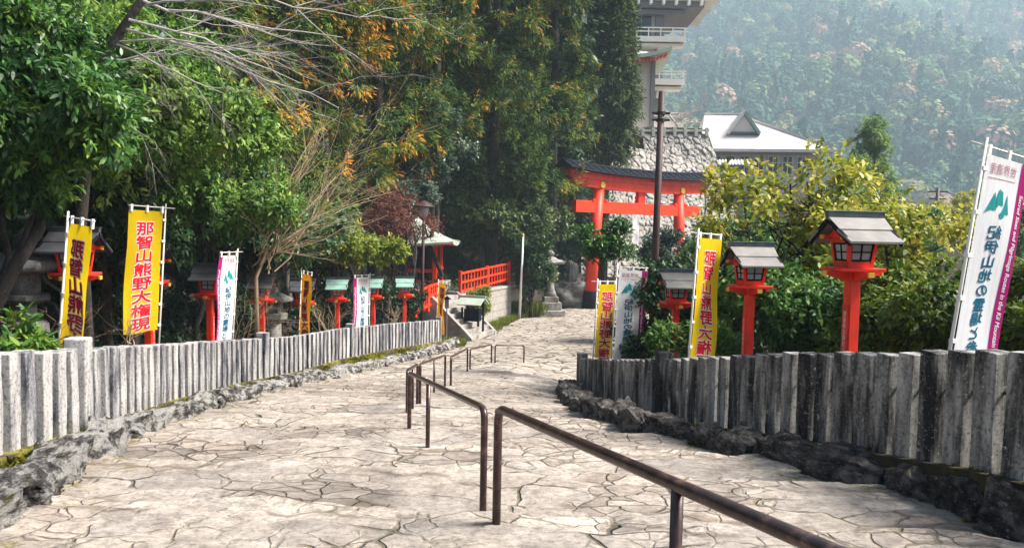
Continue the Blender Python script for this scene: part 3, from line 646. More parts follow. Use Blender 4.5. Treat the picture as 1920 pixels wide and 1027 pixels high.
# ------------------------------------------------------------------ writing
_tc = {}
def glyphs(txt, bold=0.0, vertical=False):
    key = (txt, bold, vertical)
    if key in _tc: return _tc[key]
    V, T = [], []; o = 0
    items = [(c, 0.0, -i * 1.0) for i, c in enumerate(txt)] if vertical else [(txt, 0.0, 0.0)]
    for s, ox, oy in items:
        cu = bpy.data.curves.new('glyph', 'FONT'); cu.body = s; cu.offset = bold; cu.resolution_u = 3; cu.align_x = 'CENTER' if vertical else 'LEFT'
        ob = bpy.data.objects.new('glyph', cu); C.objects.link(ob); dg = bpy.context.evaluated_depsgraph_get()
        me = ob.evaluated_get(dg).to_mesh(); me.calc_loop_triangles()
        vv = np.array([v.co[:2] for v in me.vertices]) if len(me.vertices) else np.zeros((0, 2))
        tt = np.array([t.vertices[:] for t in me.loop_triangles]) if len(me.loop_triangles) else np.zeros((0, 3), int)
        bpy.data.objects.remove(ob); bpy.data.curves.remove(cu)
        if len(vv): V.append(vv + np.array([ox, oy - 0.38])); T.append(tt + o); o += len(vv)
    _tc[key] = (np.concatenate(V), np.concatenate(T)); return _tc[key]
def lettering(name, uv, tris, fn, mat, parent, offs, bold=0.0, rings=8):
    """2-D shapes (u along, v down) laid on a curved cloth, printed through to both faces; a bold stroke is brushed several times."""
    mb = MB(); sh = [(0, 0)] + [(bold * math.cos(2 * PI * k / rings), bold * math.sin(2 * PI * k / rings)) for k in range(rings if bold else 0)]
    for o_ in offs:
        for j, (du, dv_) in enumerate(sh):
            base = len(mb.v); oo = o_ * (1 + .03 * j); mb.v += [tuple(fn(u + du, v + dv_, oo)) for u, v in uv]; mb.f += [tuple(int(i) + base for i in tri) for tri in tris]
    return mb.build(name, mat, parent)

# ------------------------------------------------------------------ banners on poles
def nobori(label, bpx, bpy_, tpx, tpy, Y, style, width_px, sgn, group, H=1.8, W=0.60, amp=0.05, seed=0, dY=0.0, left=False, full=True, taper=0.0, pole_up=0.06, zbase=None):
    """A pole from its foot pixel to its tip pixel, the cloth reaching to the right (or left) of it."""
    top = P(tpx, tpy, Y + dY); bot = P(bpx, bpy_, Y); d = (top - bot).normalized()
    gz = float(terrain_z(np.array(bot.x), np.array(Y))) if zbase is None else zbase
    foot = bot - d * ((bot.z - gz) / d.z + 0.05); PL = (top - foot).length
    xY = top.x / top.y; want = width_px * top.y / F / W; best = None
    for k in range(-89, 90):
        th = math.radians(k); pr = math.cos(th) - xY * math.sin(th)
        if (k >= 0) == (sgn > 0):
            e = abs(pr - want)
            if best is None or e < best[0]: best = (e, th)
    th = best[1] + (PI if left else 0); hx = Vector((math.cos(th), math.sin(th), 0))
    if left:
        th = math.atan2(-math.sin(best[1]), -math.cos(best[1])); hx = Vector((math.cos(th), math.sin(th), 0))
    zx = d; xx = (hx - zx * hx.dot(zx)).normalized(); yy = zx.cross(xx)
    root = thing('banner_flag', label, 'banner', (0, 0, 0), 0, group)
    root.matrix_world = Matrix((xx, yy, zx)).transposed().to_4x4() @ Matrix.Identity(4)
    root.location = foot
    MB().tube([(0, 0, 0), (0, 0, PL * .55), (0, 0, PL)], [.015, .014, .011], 8).build('pole', 'polewhite', root, True)
    zt = PL - pole_up
    MB().tube([(-0.16, 0.016, zt), (W + .06, 0.016, zt - .0)], .008, 6).build('crossbar', 'polewhite', root, True)
    z0 = zt - 0.06; u0_ = 0.045; ph = seed * 1.7
    def S(u, v, o_=0.0):
        k = min(1, v / 0.5); fl = amp * (math.sin(u * 8.5 + v * 2.1 + ph) * 0.7 + math.sin(v * 4.3 - u * 3 + ph * 2) * .6) * k * min(1.0, 0.25 + u / W)
        uu = u * (1 - taper * (v / H) ** 2)
        return (u0_ + uu, o_ + fl + 0.0, z0 - v - 0.015 * math.sin(u * 9 + ph) * k)
    nu, nv = 14, 44; mb = MB()
    for j in range(nv + 1):
        for i in range(nu + 1): mb.v.append(S(W * i / nu, H * j / nv))
    for j in range(nv):
        for i in range(nu): q = j * (nu + 1) + i; mb.f.append((q, q + 1, q + nu + 2, q + nu + 1))
    ban = mb.build('cloth', {'y': 'yellow', 'o': 'orangecloth', 'w': 'whitecloth', 'r': 'whitecloth'}[style], root, True)
    def place(txt, bold, cw, ch, uc, vtop, pitch, mir=-1):
        V, T = glyphs(txt, bold, True); uv = np.stack([uc + mir * V[:, 0] * cw, vtop - (V[:, 1] * pitch)], 1); return uv, T
    if style in 'yo':
        for bold, off, mt, nm in ((0.016, 0.004, 'inkwhite', 'letter_outline'), (0.007, 0.0065, 'inkred', 'lettering')):
            uv, T = place('那智山熊野大権現', 0.0, 0.33, 0.2, W * 0.52, 0.25, 0.196)
            lettering(nm, uv, T, S, mt, ban, (-off, off), bold)
    elif style == 'w':
        # magenta stripe along the free edge
        g = [(u, v) for v in np.linspace(0, H, 40) for u in (W * .80, W * .9, W)]
        fs = [(r * 3 + c, r * 3 + c + 1, r * 3 + c + 4) for r in range(39) for c in range(2)] + [(r * 3 + c, r * 3 + c + 4, r * 3 + c + 3) for r in range(39) for c in range(2)]
        stp_ = lettering('stripe', g, fs, S, 'magenta', ban, (-0.003, 0.003))
        V, T = glyphs('Sacred Sites and Pilgrimage Routes in the Kii Mountain Range', 0.0)
        k = 1.42 / V[:, 0].max(); lettering('stripe_lettering', np.stack([W * .90 + V[:, 1] * k * 1.25 + 0.008, 0.25 + V[:, 0] * k], 1), T, S, 'inkwhite', stp_, (-0.0055, 0.0055), .0016, 4)
        uv, T = place('紀伊山地の霊場と参詣道', 0.0, 0.19, .12, W * .40, 0.60, 0.118); lettering('lettering', uv, T, S, 'inkblue', ban, (-0.004, 0.004), .003, 4)
        V, T = glyphs('世界遺産', 0.0); k = 0.36 / V[:, 0].max(); lettering('heading', np.stack([W * .70 - V[:, 0] * k, 0.10 - (V[:, 1] + 0.1) * k], 1), T, S, 'inkrose', ban, (-0.004, 0.004))
        lettering('heading_rule', [(0.05, .165), (.42, .165), (.42, .171), (.05, .171)], [(0, 1, 2), (0, 2, 3)], S, 'inkrose', ban, (-0.004, 0.004))
        # emblem: two mountains and a falling stream
        def pg(pts): return [(W * .40 + x * .155 , .345 - y * .13) for x, y in pts]
        sh = [[(-1.1, -.75), (-.42, .55), (-.28, -.1), (-.2, -.6), (-.6, -.55)], [(-.3, .1), (-.1, .75), (.22, .55), (.33, -.3), (.0, -.2), (-.16, -.45)], [(.62, .5), (.72, -.1), (.92, -.75), (.75, -.8), (.62, -.68), (.5, -1.05), (.2, -1.1), (.1, -.8), (.3, -.62), (.42, -.3), (.52, .0)]]
        V = []; T = []
        for poly in sh:
            b0 = len(V); V += pg(poly)
            from mathutils.geometry import tessellate_polygon
            T += [tuple(i + b0 for i in tr) for tr in tessellate_polygon([[Vector((x, y, 0)) for x, y in pg(poly)]])]
        lettering('emblem', V, T, S, 'inkteal', ban, (-0.004, 0.004))
    elif style == 'r':
        for k in range(6):
            c = 0.12 + k * .28; lettering('red_mark', [(W * .2, c), (W * .8, c), (W * .8, c + .2), (W * .2, c + .2)], [(0, 1, 2), (0, 2, 3)], S, 'inkred', ban, (-0.004, 0.004))
    first = None
    for k in range(6):
        z = z0 - .12 - k * (H - .2) / 5
        if first is None: first = MB().box((0.022, 0, 0), (.062, .036, .035)).build('loop', 'white', root, False, 0.004); c = first
        else: c = first.copy(); C.objects.link(c)
        c.location = (0, 0, z)
    f2_ = None
    for k in range(3):
        if f2_ is None: f2_ = MB().box((0, 0.014, 0), (.036, .026, .10)).build('top_loop', 'white', root); c = f2_
        else: c = f2_.copy(); C.objects.link(c)
        c.location = (u0_ + .03 + k * (W - .06) / 2, 0, z0 + .03)
    return root
GY, GW = 'yellow banners along the path', 'white banners along the path'
nobori('tall white banner with teal emblem and magenta edge at the far right of the picture', 1780, 660, 1851, 258, 5.9, 'w', 86, 1, GW, dY=0.0, seed=1, amp=.02, H=1.92)
nobori('tall yellow banner with red writing between two red lanterns on the right', 1291, 672, 1310, 428, 9.5, 'y', 44, 1, GY, seed=2, amp=.03)
nobori('yellow banner at the inner end of the right fence before the gate pillar', 1112, 670, 1121, 522, 15.4, 'y', 33, 1, GY, seed=3, amp=.035, W=.5, H=1.55)
nobori('white banner with teal emblem and magenta edge behind the end of the right fence', 1146, 675, 1158, 494, 14.2, 'w', 54, 1, GW, seed=4, amp=.035)
nobori('yellow banner at the far left, leaning in front of the tallest left fence post', 110, 655, 128, 396, 7.9, 'y', 40, -1, GY, seed=5, amp=.045, taper=.35)
nobori('wide open yellow banner hanging left of its pole', 298, 640, 311, 382, 11.0, 'y', 60, 1, GY, seed=6, amp=.02, left=True, H=1.75)
nobori('white banner hanging left of its pole beside a dark roofed lantern in the left row', 436, 640, 446, 466, 13.6, 'w', 30, 1, GW, seed=7, amp=.03, left=True)
nobori('narrow amber banner in the middle of the left row, in front of a lantern', 560, 632, 566, 503, 18.2, 'o', 17, -1, GY, seed=8, amp=.05, W=.55)
nobori('small white banner in the left row, nearest the reddish shrub', 692, 608, 694, 511, 20.8, 'w', 28, 1, GW, seed=9, amp=.03, left=True)
nobori('farthest yellow banner, at the end of the pale fence below the shrine hut', 818, 614, 822, 523, 26.6, 'o', 13, -1, GY, seed=10, amp=.05, W=.55)
nobori('small red and white banner beyond the red gate, before the stone wall', 1184, 475, 1187, 362, 56, 'r', 12, 1, None, seed=11, H=4.2, W=.6, zbase=-4.0)

# ------------------------------------------------------------------ red lanterns on posts
def lantern(label, px, y_roof, Y, roof, ph, rz=0.0, text_side=-1, text=True, gz=None, sc=1.0):
    """Roofed vermilion lantern: the ridge top is y_roof in the picture."""
    top = P(px, y_roof, Y); g = float(terrain_z(np.array(top.x), np.array(Y))) - 0.05 if gz is None else gz
    pH = (top.z - g) / sc - 0.60
    r = thing('post_lantern', label, 'lantern', (top.x, top.y, g), rz, 'red lanterns on posts along the path'); r.scale = (sc, sc, sc)
    MB().box((0, 0, pH / 2), (.105, .13, pH)).build('post', 'red', r, False, .006)
    b = MB()
    for ax in ('y', 'x'):
        L = .30; prof = [(-L, pH + .0), (-L + .0, pH - .03), (-L * .6, pH - .075), (-.07, pH - .10), (.07, pH - .10), (L * .6, pH - .075), (L, pH - .03), (L, pH)]
        pp = [(q, z + (0.004 if ax == 'x' else 0.0)) for q, z in prof]
        b.prism(pp, .05 if ax == 'y' else .056, 'x' if ax == 'y' else 'y', -.025 if ax == 'y' else -.028)
    br = b.build('bracket', 'red', r, False, .004)
    for dx, dy in ((0, -.308), (0, .308), (-.308, 0), (.308, 0)): MB().box((dx, dy, pH - .022), (.062, .024, .05) if dx == 0 else (.024, .062, .05)).build('gilt_cap', 'gold', br, False, .004)
    MB().box((0, 0, pH + .022), (.47, .40, .035)).build('platform', 'red', r, False, .005)
    z1, z2 = pH + .04, pH + .335; wb, wt = .115, .15
    bd = MB()
    def fr(x, y, z): return (x, y, z)
    # tapering frame: four corner posts with sill and head beams
    for sx in (-1, 1):
        for sy in (-1, 1): bd.bar((sx * wb, sy * wb, z1), (sx * wt, sy * wt, z2), .034, .034)
    for z, w_, hh in ((z1 + .03, wb + .003, .06), (z2 - .02, wt - .001, .045)):
        for sx in (-1, 1):
            bd.box((sx * w_, 0, z), (.03, 2 * w_ - .03, hh)); bd.box((0, sx * w_, z + .001), (2 * w_ - .03, .03, hh))
    bd.build('lamp_house', 'red', r)
    for k, (dx, dy) in enumerate(((0, -1), (1, 0), (0, 1), (-1, 0))):
        wz1, wz2 = z1 + .075, z2 - .055; q = lambda s, e, z: ((s * e, dy * e * .97, z) if dx == 0 else (dx * e * .97, s * e, z))
        e1 = wb + (wt - wb) * .27; e2 = wb + (wt - wb) * .8
        mb = MB(); mb.add([q(-.86, e1, wz1), q(.86, e1, wz1), q(.86, e2, wz2), q(-.86, e2, wz2), q(-.86, e1 * .93, wz1), q(.86, e1 * .93, wz1), q(.86, e2 * .93, wz2), q(-.86, e2 * .93, wz2)], [(0, 1, 2, 3), (7, 6, 5, 4), (0, 4, 5, 1), (2, 6, 7, 3), (1, 5, 6, 2), (3, 7, 4, 0)])
        wnd = mb.build('window', 'paper', r)
        lt = MB(); A = [Vector(q(-.82, e1 * 1.02, wz1)), Vector(q(.82, e1 * 1.02, wz1)), Vector(q(.82, e2 * 1.02, wz2)), Vector(q(-.82, e2 * 1.02, wz2))]
        for i in range(4): lt.bar(A[i], A[(i + 1) % 4], .018, .018)
        lt.bar((A[0] + A[1]) / 2, (A[2] + A[3]) / 2, .014, .014); lt.bar((A[0] + A[3]) / 2, (A[1] + A[2]) / 2, .0135, .0135)
        lt.build('lattice', 'black', wnd)
    # gable ends, purlins and roof
    zr = pH + .545; ze = pH + .30
    gb = MB()
    for sx in (-1, 1): gb.prism([(-.20, z2 + .008), (.20, z2 + .008), (0, zr - .06)], .03, 'x', sx * .16 - .015)
    gb.build('gable', 'red', r)
    pu = MB()
    for sy in (-1, 0, 1): pu.box((0, sy * .19, z2 + .012 if sy else zr - .075), (.46, .035, .035))
    pr_ = pu.build('purlin', 'red', r); gc_ = MB()
    for sx in (-1, 1):
        for sy in (-1, 0, 1): gc_.box((sx * .242, sy * .19, z2 + .012 if sy else zr - .075), (.026, .042, .045))
    gc_.build('gilt_cap', 'gold', pr_)
    for sy in (-1, 1):
        rm = MB(); N_ = Vector((0, sy * .57, .82)) * .022
        mid = ((sy * .19, zr - .085)); A0 = (sy * .0, zr + .02); 
        def slab(y0, z0_, y1, z1_, xa, xb, th):
            vs = [(-xa, y0, z0_), (xa, y0, z0_), (xb, y1, z1_), (-xb, y1, z1_)]
            vs += [(x, y, z - th) for x, y, z in vs]
            rm.add(vs, [(0, 1, 2, 3), (7, 6, 5, 4), (0, 4, 5, 1), (2, 6, 7, 3), (1, 5, 6, 2), (3, 7, 4, 0)])
        slab(sy * .012, zr + .012, sy * .20, zr - .115, .305, .285, .028)
        slab(sy * .175, zr - .118, sy * .39, zr - .235, .30, .28, .026)
        rm.build('roof_slope', roof, r, False, .003)
    rg = MB(); rg.box((0, 0, zr + .03), (.62, .06, .055)); rg.box((0, 0, zr + .062), (.64, .075, .012)); rg.build('ridge_cap', 'ridge' if roof != 'roofdark' else 'roofdark', r, False, .004)
    for sx in (-1, 1):
        bb = MB()
        for sy in (-1, 1): bb.bar((sx * .292, sy * .016, zr - .03), (sx * .268, sy * .375, zr - .262), .022, .05)
        bb.build('barge_board', 'black', r)
    if text:
        sx = text_side; pl = MB().box((sx * (.0525 + .006), 0, pH - .80), (.014, .10, .92)).build('name_board', 'red', r, False, .002)
        V, T = glyphs('奈良県吉野町ユアー堂薬店', 0.0, True); mb = MB()
        for u, v_ in V: mb.v.append((sx * (.0525 + .0155), (-sx) * -u * .05 * -1 if False else sx * u * .052, pH - .43 + v_ * .063))
        mb.f = [tuple(int(i) for i in tr) for tr in T]; mb.build('lettering', 'white', pl)
    return r
LR = [(1604, 398, 7.6, 'roofgrey', 'largest red lantern with a grey gabled roof beside the yellow leaved bush on the right', .13),
      (1409, 455, 9.9, 'roofgrey', 'red lantern with a grey brown gabled roof, just right of the tall yellow banner', .10),
      (1269, 505, 12.9, 'roofgrey', 'red lantern with a grey roof between the dark utility pole and the yellow banner', .08),
      (1207, 528, 16.6, 'roofgrey', 'red lantern mostly hidden behind the white banner and the dark utility pole', .0)]
for px, py, Y, rf, lb, rz in LR: lantern(lb, px, py, Y, rf, 1, rz, -1, gz=float(path_z(0, Y)) - .05)
LL = [(140, 427, 9.4, 'roofdark', 'dark roofed red lantern behind the leaning yellow banner at the far left', .05),
      (279, 458, 11.6, 'roofdark', 'red lantern hidden behind the wide open yellow banner', .05),
      (394, 494, 14.2, 'roofdark', 'dark roofed red lantern just left of the larger left white banner', .05),
      (491, 513, 16.6, 'roofdark', 'dark roofed red lantern in front of the stone lantern in the left row', .1),
      (568, 523, 18.6, 'roofdark', 'red lantern standing behind the narrow amber banner', .1),
      (633, 520, 20.2, 'roofgreen', 'green roofed red lantern standing alone between the amber and small white banners', .1),
      (700, 519, 22.2, 'roofgreen', 'green roofed red lantern behind the small white banner', .1),
      (759, 519, 24.0, 'roofgreen', 'green roofed red lantern in front of the orange paling, last of the left row', .15)]
for px, py, Y, rf, lb, rz in LL: lantern(lb, px, py, Y, rf, 1, rz, 1, gz=float(path_z(0, Y)) + .1)

# ------------------------------------------------------------------ the red gate
pl_b = P(1105, 574, 46); pl_t = P(1127, 352, 46); pr_t = P(1281, 366, 50.5); pr_b = P(1281, 366, 50.5); pr_b.z = pl_b.z
axis = Vector((pr_t.x - pl_t.x, pr_t.y - pl_t.y, 0)); SP = axis.length + 0.35; ang = math.atan2(axis.y, axis.x)
tor = thing('torii_gate', 'large vermilion shrine gate with a black tiled top across the path', 'gate', (pl_b.x, pl_b.y, pl_b.z), ang)
Ht = pl_t.z - pl_b.z
lean = 0.55
for s, x0, x1 in ((0, 0.0, lean), (1, SP + 0.35, SP - 0.0)):
    pil = MB().tube([(x0, 0, .9), (x0 * .5 + x1 * .5, 0, Ht * .55), (x1, 0, Ht - .05)], [.40, .375, .345], 24).build('pillar', 'orange', tor, True)
    MB().lathe([(.46, -.4), (.46, .9), (.43, .96)], 24, (x0, 0, 0)).build('black_base', 'black', pil, True)
x0, x1 = lean, SP
mid = (x0 + x1) / 2
def curve_beam(xa, xb, z, h, dpt, rise, slant, n=20):
    mb = MB(); vs = []
    for i in range(n + 1):
        s = i / n; k = (2 * s - 1); zz = z + rise * abs(k) ** 2.6
        xb_ = xa + (xb - xa) * s
        sl = slant * k
        for dy, dz in ((-dpt / 2, 0), (dpt / 2, 0), (dpt / 2, h), (-dpt / 2, h)): vs.append((xb_ + sl * (dz / h), dy, zz + dz))
    fs = [(3, 2, 1, 0), tuple(n * 4 + q for q in range(4))] + [(i * 4 + q, i * 4 + (q + 1) % 4, i * 4 + 4 + (q + 1) % 4, i * 4 + 4 + q) for i in range(n) for q in range(4)]
    return mb.add(vs, fs)
curve_beam(x0 - 2.35, x1 + 2.4, Ht - .1, .48, .66, .22, .10).build('lower_lintel', 'orange', tor)
curve_beam(x0 - 2.6, x1 + 2.65, Ht + .382, .42, .78, .22, .10).build('upper_lintel', 'red', tor)
# tiled roof over the lintel
rf = MB(); n = 46; prof = [(-.86, .0), (-.82, .10), (-.40, .30), (-.12, .44), (.12, .44), (.40, .30), (.82, .10), (.86, .0)]
xa, xb = x0 - 3.0, x1 + 3.05; vs = []
for i in range(n + 1):
    s = i / n; k = 2 * s - 1
    for dy, dz in prof: vs.append((xa + (xb - xa) * s, dy, Ht + .786 + .28 * abs(k) ** 2.6 + dz))
m_ = len(prof); fs = [(tuple(range(m_ - 1, -1, -1))), tuple(n * m_ + q for q in range(m_))] + [(i * m_ + q, i * m_ + (q + 1) % m_, (i + 1) * m_ + (q + 1) % m_, (i + 1) * m_ + q) for i in range(n) for q in range(m_)]
rf.add(vs, fs); roof_o = rf.build('tiled_roof', 'black', tor)
rb = MB()
for i in range(1, 22):
    s = i / 22; k = 2 * s - 1; X_ = xa + (xb - xa) * s; z = Ht + .786 + .28 * abs(k) ** 2.6
    for sg in (-1, 1): rb.tube([(X_, sg * .85, z + .09), (X_, sg * .42, z + .30), (X_, sg * .13, z + .46)], .045, 6)
ribs_m = flat('worn black tile rib', (0.02, 0.022, 0.032), 0.7, 0, .5, 6, .1, .1); rb.build('tile_rib', ribs_m, roof_o, True)
rd = MB(); 
rd.tube([(xa + (xb - xa) * i / 20, 0, Ht + .786 + .46 + .28 * abs(2 * i / 20 - 1) ** 2.6) for i in range(21)], .13, 8); rd.build('ridge', 'black', roof_o, True)
zn = P(1127, 388, 46).z - pl_b.z
MB().box((mid, 0, zn), (x1 - x0 + 4.0, .38, .72)).build('tie_beam', 'orange', tor, False, .02)
wd = MB()
for xx_ in (x0 - .05, x1 + .03):
    for sx in (-1, 1): wd.box((xx_ + sx * .52, 0, zn + .42), (.22, .5, .12))
wd.build('wedge', 'orange', tor)
MB().box((mid, 0, (zn + .36 + Ht) / 2 - .02), (.62, .30, Ht - zn - .40)).build('centre_strut', 'red', tor, False, .015)
bs = MB()
for xx_ in (x0, x1):
    for k in (-1, 1):
        o_ = len(bs.v)
        for ring, (rr, yy_) in enumerate(((.20, .335), (.20, .385), (.14, .40), (.05, .39))):
            for j in range(18): bs.v.append((xx_ + rr * math.cos(2 * PI * j / 18), k * yy_, Ht + .16 + rr * math.sin(2 * PI * j / 18)))
        for ring in range(3):
            for j in range(18): bs.f.append((o_ + ring * 18 + j, o_ + ring * 18 + (j + 1) % 18, o_ + (ring + 1) * 18 + (j + 1) % 18, o_ + (ring + 1) * 18 + j))
        bs.f.append(tuple(o_ + 54 + j for j in range(18)))
bs.build('gilt_boss', 'gold', tor)

# ------------------------------------------------------------------ poles
b0 = P(1221, 668, 17.0); t0_ = P(1241, 172, 17.0); g0 = float(path_z(0, 17)) - .1; d = (t0_ - b0).normalized(); ft = b0 - d * ((b0.z - g0) / d.z)
up = thing('utility_pole', 'tall dark brown steel pole with clamps standing before the red gate', 'pole', tuple(ft))
tp = t0_ - ft
MB().tube([(0, 0, 0), tuple(tp * .5), tuple(tp)], [.085, .08, .07], 14).build('shaft', 'rustpole', up, True)
for zf in (.905, .928):
    c_ = tp * zf; q = MB(); q.lathe([(.105, -.03), (.105, .03)], 14, tuple(c_)); q.bar((c_.x - .20, c_.y - .02, c_.z), (c_.x + .20, c_.y - .02, c_.z), .035, .045); q.build('clamp', 'iron', up)
for k in range(6):
    c_ = tp * (.40 + k * .075); s_ = 1 if k % 2 else -1
    MB().tube([tuple(c_), (c_.x + s_ * .2, c_.y, c_.z + .01)], .009, 5).build('step_bolt', 'iron', up)
bx = P(790, 612, 28.5); tx = P(792, 408, 28.5)
lp = thing('street_lamp', 'thin rusty brown lamp post with a conical hood before the shrine hut', 'lamp', (bx.x, bx.y, bx.z - .5)); hL = tx.z - bx.z + .5
MB().tube([(0, 0, 0), (.02, 0, hL * .5), (.04, 0, hL)], [.075, .06, .055], 10).build('post', 'rustpole', lp, True)
MB().lathe([(.10, -.02), (.20, .36), (.17, .40)], 16, (.04, 0, hL)).build('globe', 'paper', lp, True)
MB().lathe([(.40, .40), (.38, .44), (.12, .62), (.05, .64)], 18, (.04, 0, hL)).build('hood', 'rustpole', lp, True)
bx = P(974, 590, 38.9); bx.z = float(path_z(bx.x, 38.9)); tx = P(981, 443, 38.9)
fp = thing('flagpole', 'slim white metal pole with a small finial beside the grass clumps', 'pole', tuple(bx)); dd = tx - bx
MB().tube([(0, 0, -.1), tuple(dd * .5), tuple(dd)], [.07, .06, .045], 10).build('shaft', 'white', fp, True)
MB().lathe([(.03, 0), (.07, .07), (.0, .16)], 10, tuple(dd)).build('finial', 'gold', fp, True)
bx = P(1322, 440, 48); tx = P(1325, 318, 48)
sp = thing('steel_pole', 'thin grey steel pole rising behind the right end of the gate', 'pole', (bx.x, bx.y, -4)); dd = tx - Vector((bx.x, bx.y, -4))
MB().tube([(0, 0, 0), tuple(dd)], .07, 8).build('shaft', 'greybeam', sp, True); MB().lathe([(.1, 0), (.22, .1), (.2, .2)], 10, tuple(dd)).build('cap', 'white', sp, True)
bx = P(1752, 450, 75); tx = P(1758, 352, 75)
sp = thing('telegraph_pole', 'distant wooden telegraph pole with cross arms below the forested slope', 'pole', (bx.x, bx.y, bx.z - 3)); hh = tx.z - bx.z + 3
MB().tube([(0, 0, 0), (.1, 0, hh)], .16, 8).build('shaft', 'rustpole', sp, True)
q = MB(); q.bar((-.9, 0, hh - .4), (1.1, 0, hh - .4), .12, .14); q.bar((-.7, 0, hh - 1.1), (.9, 0, hh - 1.1), .12, .14); q.build('cross_arm', 'rustpole', sp)

# ------------------------------------------------------------------ stone lanterns and boulder
def stone_lantern(label, loc, s, mat, kind):
    r = thing('stone_lantern', label, 'stone lantern', loc, .12, None); r.scale = (s, s, s)
    if kind == 'tall':
        MB().box((0, 0, .15), (1.35, 1.35, .9)).build('base_block', mat, r, False, .03)
        q = MB(); q.box((0, 0, .80), (1.02, 1.02, .4)); q.box((0, 0, 1.14), (.74, .74, .28)); q.build('plinth', mat, r, False, .03)
        MB().lathe([(.34, 1.28), (.26, 1.5), (.19, 1.75), (.19, 2.05), (.26, 2.3), (.42, 2.42), (.42, 2.5)], 20).build('shaft', mat, r, True)
        fb = MB(); 
        for sx in (-1, 1):
            for sy in (-1, 1): fb.box((sx * .2, sy * .2, 2.72), (.12, .12, .44))
        fb.box((0, 0, 2.72), (.2, .2, .43)); fb.build('fire_box', mat, r, False, .01)
        z = 2.94; cp = MB(); vs = []
        k = 9
        for i in range(k):
            for j in range(k):
                u = 2 * i / (k - 1) - 1; w_ = 2 * j / (k - 1) - 1; m__ = max(abs(u), abs(w_)); zz = z + .38 * (1 - m__) ** 1.3 + .10 * (abs(u * w_)) ** 2 + .10
                vs.append((u * .66, w_ * .66, zz))
        o2 = len(vs); vs += [(x, y, z + .12 * (abs(x * y) / .44) ** 2) for x, y, _ in vs[:k * k]]
        fs = []
        for i in range(k - 1):
            for j in range(k - 1):
                a_ = i * k + j; fs.append((a_, a_ + k, a_ + k + 1, a_ + 1)); fs.append((o2 + a_, o2 + a_ + 1, o2 + a_ + k + 1, o2 + a_ + k))
        for i in range(k - 1):
            for a_, b_ in ((i, i + 1), ((k - 1) * k + i + 1, (k - 1) * k + i), ((i + 1) * k, i * k), (i * k + k - 1, (i + 1) * k + k - 1)): fs.append((a_, b_, o2 + b_, o2 + a_))
        cp.add(vs, fs).build('roof_stone', mat, r)
        MB().lathe([(.10, 3.35), (.17, 3.42), (.17, 3.5), (.02, 3.68)], 14).build('finial', mat, r, True)
    elif kind == 'snow':
        MB().lathe([(.42, .0), (.40, .22), (.30, .26)], 6).build('base_block', mat, r, False, .02)
        MB().lathe([(.2, .22), (.18, .5), (.2, .55)], 12).build('shaft', mat, r, True)
        MB().lathe([(.24, .54), (.43, .62), (.43, .72), (.3, .73)], 6).build('platform', mat, r, False, .02)
        fb = MB().lathe([(.25, .73), (.25, 1.1)], 6, (0, 0, 0), .3); fb.build('fire_box', mat, r, False, .015)
        MB().lathe([(.45, 1.09), (.66, 1.12), (.72, 1.2), (.68, 1.30), (.45, 1.38), (.16, 1.52), (.10, 1.54)], 6, (0, 0, 0), .25).build('roof_stone', mat, r, False, .05)
        MB().lathe([(.10, 1.53), (.17, 1.6), (.12, 1.66), (.17, 1.73), (.02, 1.86)], 12).build('finial', mat, r, True)
    else:
        MB().lathe([(.17, .0), (.165, .8)], 16).build('shaft', mat, r, True)
        MB().lathe([(.19, .8), (.30, .88), (.31, 1.02), (.22, 1.03)], 6, (0, 0, 0), .2).build('platform', mat, r, False, .015)
        fb = MB()
        for k in range(4): fb.box((.13 * (1 if k % 2 else -1), .13 * (1 if k > 1 else -1), 1.15), (.07, .07, .25))
        fb.box((0, 0, 1.15), (.18, .18, .24)); fb.build('fire_box', mat, r, False, .01)
        MB().lathe([(.28, 1.27), (.42, 1.30), (.43, 1.37), (.2, 1.48), (.1, 1.54)], 6, (0, 0, 0), .2).build('roof_stone', mat, r, False, .02)
        MB().lathe([(.06, 1.53), (.1, 1.58), (.01, 1.7)], 10).build('finial', mat, r, True)
    return r
q = PG(1040, 592); stone_lantern('tall pale stone lantern on stepped blocks beside the red gate', (P(1031, 592, 41).x, 41, float(GZ(41)) - .3), 1.07, 'stone', 'tall')
q = P(46, 560, 9.3); stone_lantern('squat dark stone lantern with a wide lumpy cap at the far left edge', (q.x, 9.3, P(46, 628, 9.3).z), .72, 'stone_dark', 'snow')
q = P(514, 640, 17.4); stone_lantern('slender stone lantern with a round shaft behind the fence in the left row', (q.x, 17.4, P(514, 640, 17.4).z - .35), 1.0, 'stone', 'slim')
bo = link('boulder', rock_mesh(333, 'stone_dark', 'boulder')); q = P(1078, 545, 46.5); bo.location = (q.x - .2, 47, float(GZ(46)) + .5); bo.scale = (2.9, 2.4, 2.3); bo.rotation_euler = (0, 0, .3)
tag(bo, 'big flat topped boulder beside the foot of the red gate', 'boulder')
st = link('standing_stone', rock_mesh(341, 'stone', 'standing_stone')); q = P(1071, 524, 47); st.location = (q.x, 46.6, q.z + .1); st.scale = (.55, .5, 1.9); st.rotation_euler = (.05, .06, .2)
tag(st, 'narrow upright stone set on the boulder by the gate', 'stone')

